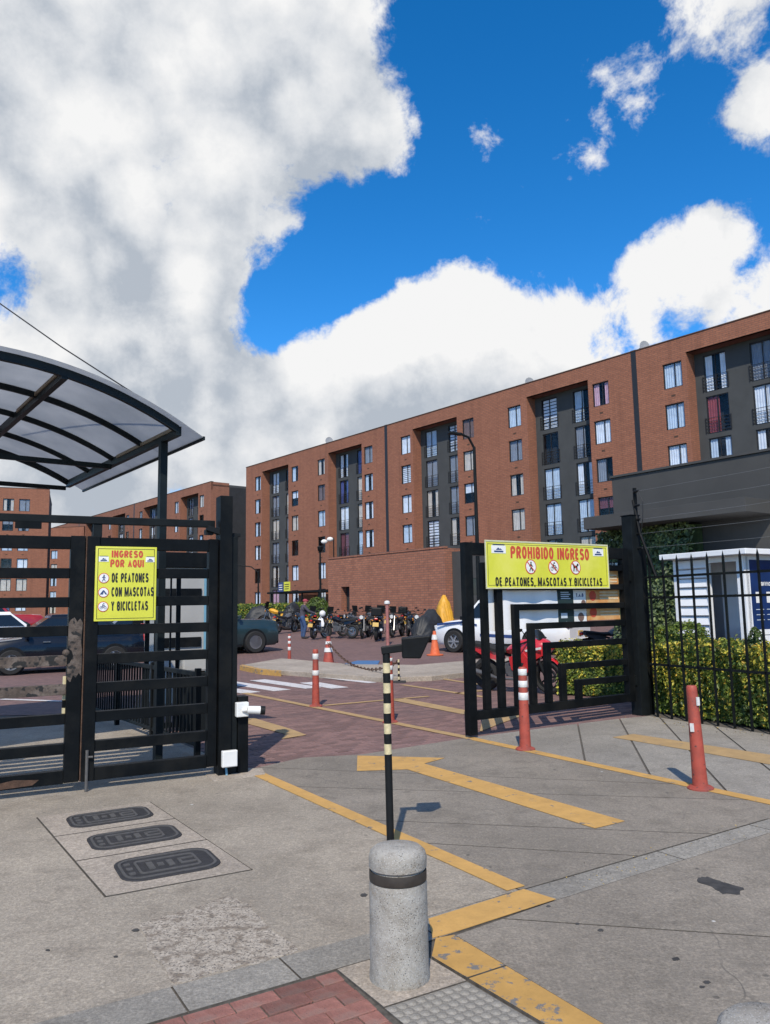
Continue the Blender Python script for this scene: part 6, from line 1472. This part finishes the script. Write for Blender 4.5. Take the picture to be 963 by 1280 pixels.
# guard seated in the kiosk
kp = KC + (-kdir) * (xd0 + .42) + kback * .85; kp.z = .04
t = thing('person', 'guard in dark clothes seated inside the white kiosk with one arm raised', 'person', kp, KA + R(-140))
blend([('e', (.10, 0, 1.22), (.095, .08, .115)), ('e', (.195, 0, 1.21), (.02, .015, .02)), ('c', (.02, 0, 1.02), (.07, 0, 1.13), .05, .05), ('c', (-.05, 0, .55), (.0, 0, .98), .11, .12), ('c', (.0, .18, .98), (.18, .27, .80), .045, .04), ('c', (.18, .27, .80), (.20, .12, 1.10), .038, .03), ('c', (0, -.18, .98), (.10, -.24, .72), .045, .04), ('c', (.10, -.24, .72), (.36, -.16, .68), .038, .03),
       ('c', (-.02, .1, .52), (.40, .12, .52), .08, .06), ('c', (.40, .12, .52), (.38, .12, .1), .055, .045), ('c', (-.02, -.1, .52), (.40, -.12, .52), .08, .06), ('c', (.40, -.12, .52), (.38, -.12, .1), .055, .045)] + hand((.20, .12, 1.10), (-.2, -.3, 1), 1) + hand((.36, -.16, .68), (1, 0, -.1), -1), 'body', 'skin', t, .014)
blend([('c', (-.05, 0, .55), (.0, 0, .96), .13, .145), ('e', (0, 0, .92), (.12, .2, .12)), ('c', (.0, .18, .98), (.18, .27, .80), .065, .055), ('c', (.18, .27, .80), (.20, .15, 1.04), .055, .042), ('c', (0, -.18, .98), (.10, -.24, .72), .065, .055), ('c', (.10, -.24, .72), (.32, -.17, .685), .055, .042)], 'jacket', 'shoe', t)
blend([('c', (-.02, s * .1, .52), (.40, s * .12, .52), .10, .08) for s in (-1, 1)] + [('c', (.40, s * .12, .52), (.38, s * .12, .12), .075, .06) for s in (-1, 1)], 'trousers', 'hoodie', t)
blend([('e', (.09, 0, 1.29), (.105, .092, .075))], 'hair', 'shoe', t, .012); blend([('c', (.34, s * .12, .05), (.50, s * .12, .045), .05, .04) for s in (-1, 1)], 'shoes', 'shoe', t)
sp = thing('stool', 'low stool under the guard in the kiosk', 'stool', kp, 0); b = MB(); b.lathe([(.17, .38), (.17, .42), (0, .42)], n=16); b.build('seat', 'shoe', sp); b = MB(); [b.cyl((.12 * math.cos(a), .12 * math.sin(a), 0), (.1 * math.cos(a), .1 * math.sin(a), .38), .012, n=6) for a in (0, 1.57, 3.14, 4.71)]; b.build('leg_frame', 'black_steel', sp)

# ------------------------------------------------------------------ plants
def leaf(b, p, n, sz, mi, rng):
    n = n.normalized(); u = n.orthogonal().normalized(); a = rng.uniform(0, 6.283); u = (u * math.cos(a) + n.cross(u) * math.sin(a)); w_ = n.cross(u)
    L, W = sz, sz * .55; b.add([p - u * L * .5, p + w_ * W * .5 + n * L * .10, p + u * L * .5 - n * L * .06, p - w_ * W * .5 + n * L * .10], [(0, 1, 2), (0, 2, 3)], mi)
def hedge(label, a, b_, wd, h, n, seed, sz=.05, gold=.52, base=0.0, group='hedges around the kiosk', matset=('leaf_dark', 'leaf_green', 'leaf_yellow', 'leaf_gold')):
    rng = random.Random(seed); d = b_ - a; L = d.length; t = thing('hedge', label, 'hedge', (a.x, a.y, base), math.atan2(d.y, d.x), group)
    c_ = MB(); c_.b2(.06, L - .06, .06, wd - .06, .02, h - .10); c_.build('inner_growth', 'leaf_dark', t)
    m = MB(); fr = Vector((0, -1, 0)); area = [L * h, L * wd, wd * h, wd * h, L * h * .3]; tot = sum(area)
    for k in range(n):
        q = rng.uniform(0, tot); x, y, z = rng.uniform(0, L), rng.uniform(0, wd), rng.uniform(.03, h); bump_ = .05 * math.sin(x * 5 + seed) + .035 * math.sin(x * 13 + z * 9) + rng.gauss(0, .022)
        if q < area[0]: y = -bump_ * .8; nn = Vector((0, -1, .35))
        elif q < sum(area[:2]): z = h + bump_ - .02; nn = Vector((0, -.2, 1))
        elif q < sum(area[:3]): x = 0 - bump_; nn = Vector((-1, 0, .3))
        elif q < sum(area[:4]): x = L + bump_; nn = Vector((1, 0, .3))
        else: y = wd + bump_; nn = Vector((0, 1, .3))
        nn = nn + Vector((rng.gauss(0, .6), rng.gauss(0, .6), rng.gauss(0, .6)))
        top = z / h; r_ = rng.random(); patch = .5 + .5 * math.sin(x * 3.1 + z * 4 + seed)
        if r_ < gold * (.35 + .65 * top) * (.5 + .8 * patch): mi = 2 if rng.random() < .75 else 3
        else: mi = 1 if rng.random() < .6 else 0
        leaf(m, Vector((x, y, z)), nn, sz * rng.uniform(.5, 1.6), mi, rng)
    m.build('foliage', list(matset), t); return t
fn = Vector((-FD.y, FD.x, 0)); fn = fn if fn.dot(Vector((.9, .45, 0))) > 0 else -fn
# local y must point away from the fence: build from far end to near end so that -y faces the pavement
ha, hb = FS + FD * -.25 + fn * .22, FS + FD * 3.9 + fn * .22
dirn = hb - ha
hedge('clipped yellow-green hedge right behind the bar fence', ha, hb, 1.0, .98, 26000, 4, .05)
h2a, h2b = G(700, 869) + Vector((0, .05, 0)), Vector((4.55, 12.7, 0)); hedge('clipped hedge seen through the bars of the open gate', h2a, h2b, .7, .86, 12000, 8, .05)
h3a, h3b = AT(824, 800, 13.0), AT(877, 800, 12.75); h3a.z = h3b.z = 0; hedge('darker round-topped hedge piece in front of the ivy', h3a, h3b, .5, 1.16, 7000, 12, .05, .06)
hl = Gp(330, 778); hfa = Vector((-13.5, 52, 0)); hfb = Vector((-4.5, 47.5, 0)); hedge('low green hedge at the foot of the long block behind the motorcycles', hfa, hfb, 1.4, 1.15, 6000, 15, .16, .18, base=gz(49) , group='hedges around the yard')
t = thing('shrub', 'dark round shrub behind the standing person', 'shrub', Vector((-4.2, 47.0, gz(47.0)))); rng = random.Random(3); m = MB()
for k in range(3500):
    v = Vector((rng.gauss(0, 1), rng.gauss(0, 1), rng.gauss(0, 1))).normalized(); q = Vector((v.x * .9, v.y * .8, max(.1, 1.0 + v.z * .95))) * 1.0; leaf(m, q * rng.uniform(.86, 1.05), v + Vector((rng.gauss(0, .5), rng.gauss(0, .5), .3)), rng.uniform(.12, .24), 0 if rng.random() < .6 else 1, rng)
t.scale = (.75, .75, .8); m.build('foliage', ['leaf_dark', 'leaf_green'], t); b = MB(); b.cyl((0, 0, -.05), (0, 0, .6), .07, n=8); b.build('trunk', 'trunk', t)
# small cypress
cy = AT(945, 800, 10.25); cy.z = 0; t = thing('cypress', 'small pointed golden cypress in front of the kiosk window', 'shrub', cy); m = MB(); rng = random.Random(9); hc = AT(944, 783, 10.25).z
for k in range(5200):
    z = hc * (1 - rng.random() ** .62 * .97); a = rng.uniform(0, 6.283); r_ = .46 * (1 - z / hc) ** .75 * rng.uniform(.75, 1.05) + .01; n = Vector((math.cos(a), math.sin(a), .9)); leaf(m, Vector((r_ * math.cos(a), r_ * math.sin(a), z)), n + Vector((rng.gauss(0, .4), rng.gauss(0, .4), rng.gauss(0, .3))), rng.uniform(.03, .06), 0 if rng.random() < .7 else 1, rng)
m.build('foliage', ['cypress', 'leaf_dark'], t); b = MB(); b.cyl((0, 0, -.02), (0, 0, hc * .7), .03, .01, 8); b.build('trunk', 'trunk', t); b = MB(); b.lathe([(.24, .05), (.12, hc * .6), (.02, hc * .93), (0, hc * .95)], n=10); b.build('inner_growth', 'leaf_dark', t)
# ivy on the service building
t = thing('ivy', 'dark ivy covering the wall under the roof slab beside the kiosk', 'ivy', WO, wr); m = MB(); rng = random.Random(21)
iu0, _ = wl(752, 700, .35); iu1, iz1 = wl(880, 690, .35)
for k in range(9000):
    u = rng.uniform(iu0, iu1 + .2); f = (u - iu0) / (iu1 - iu0); zmax = za - .02; z = rng.uniform(.0, 1) ** .9 * zmax
    if f < .14 and z < 2.3 + rng.uniform(-.25, .25): continue
    if f > .9 + rng.uniform(-.08, .08): continue
    y = -.30 - .16 * math.sin(u * 2.1) * math.sin(z * 1.7) - rng.random() * .16; mi = 0 if rng.random() < .35 else (1 if rng.random() < .72 else 2)
    leaf(m, Vector((u, y, z)), Vector((rng.gauss(0, .5), -1, rng.gauss(.45, .5))), rng.uniform(.09, .17), mi, rng)
m.build('foliage', ['ivy_dark', 'ivy_mid', 'ivy_light'], t); 
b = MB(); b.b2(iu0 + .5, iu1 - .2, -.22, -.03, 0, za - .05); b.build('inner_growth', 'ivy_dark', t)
for k in range(4):
    u = iu0 + .6 + k * (iu1 - iu0 - 1) / 3; b = MB(); b.tube([(u, -.2, -.02), (u + .1, -.26, .9), (u - .05, -.24, 1.9), (u + .12, -.26, 2.7)], .025, 6); b.build('stem', 'trunk', t)

# fallen leaves and grit along the hedge and gutter
lt = MB(); rng = random.Random(77)
for k in range(260):
    if k % 2: p = FS + FD * rng.uniform(-.2, 3.6) - fn * abs(rng.gauss(0, .22)) ; p = p - fn * .02
    else: p = G(700, 1108).lerp(G(963, 1030), rng.random()) + Vector((rng.gauss(0, .1), rng.gauss(0, .06), 0))
    leaf(lt, Vector((p.x, p.y, .006)), Vector((rng.gauss(0, .3), rng.gauss(0, .3), 1)), rng.uniform(.012, .035) if k % 2 else rng.uniform(.006, .016), rng.randint(0, 2), rng)
tag(lt.build('leaf_litter', ['trunk', 'leaf_gold', 'soil']), 'dry leaves and grit on the ground by the hedge and gutter', 'litter', kind='stuff')
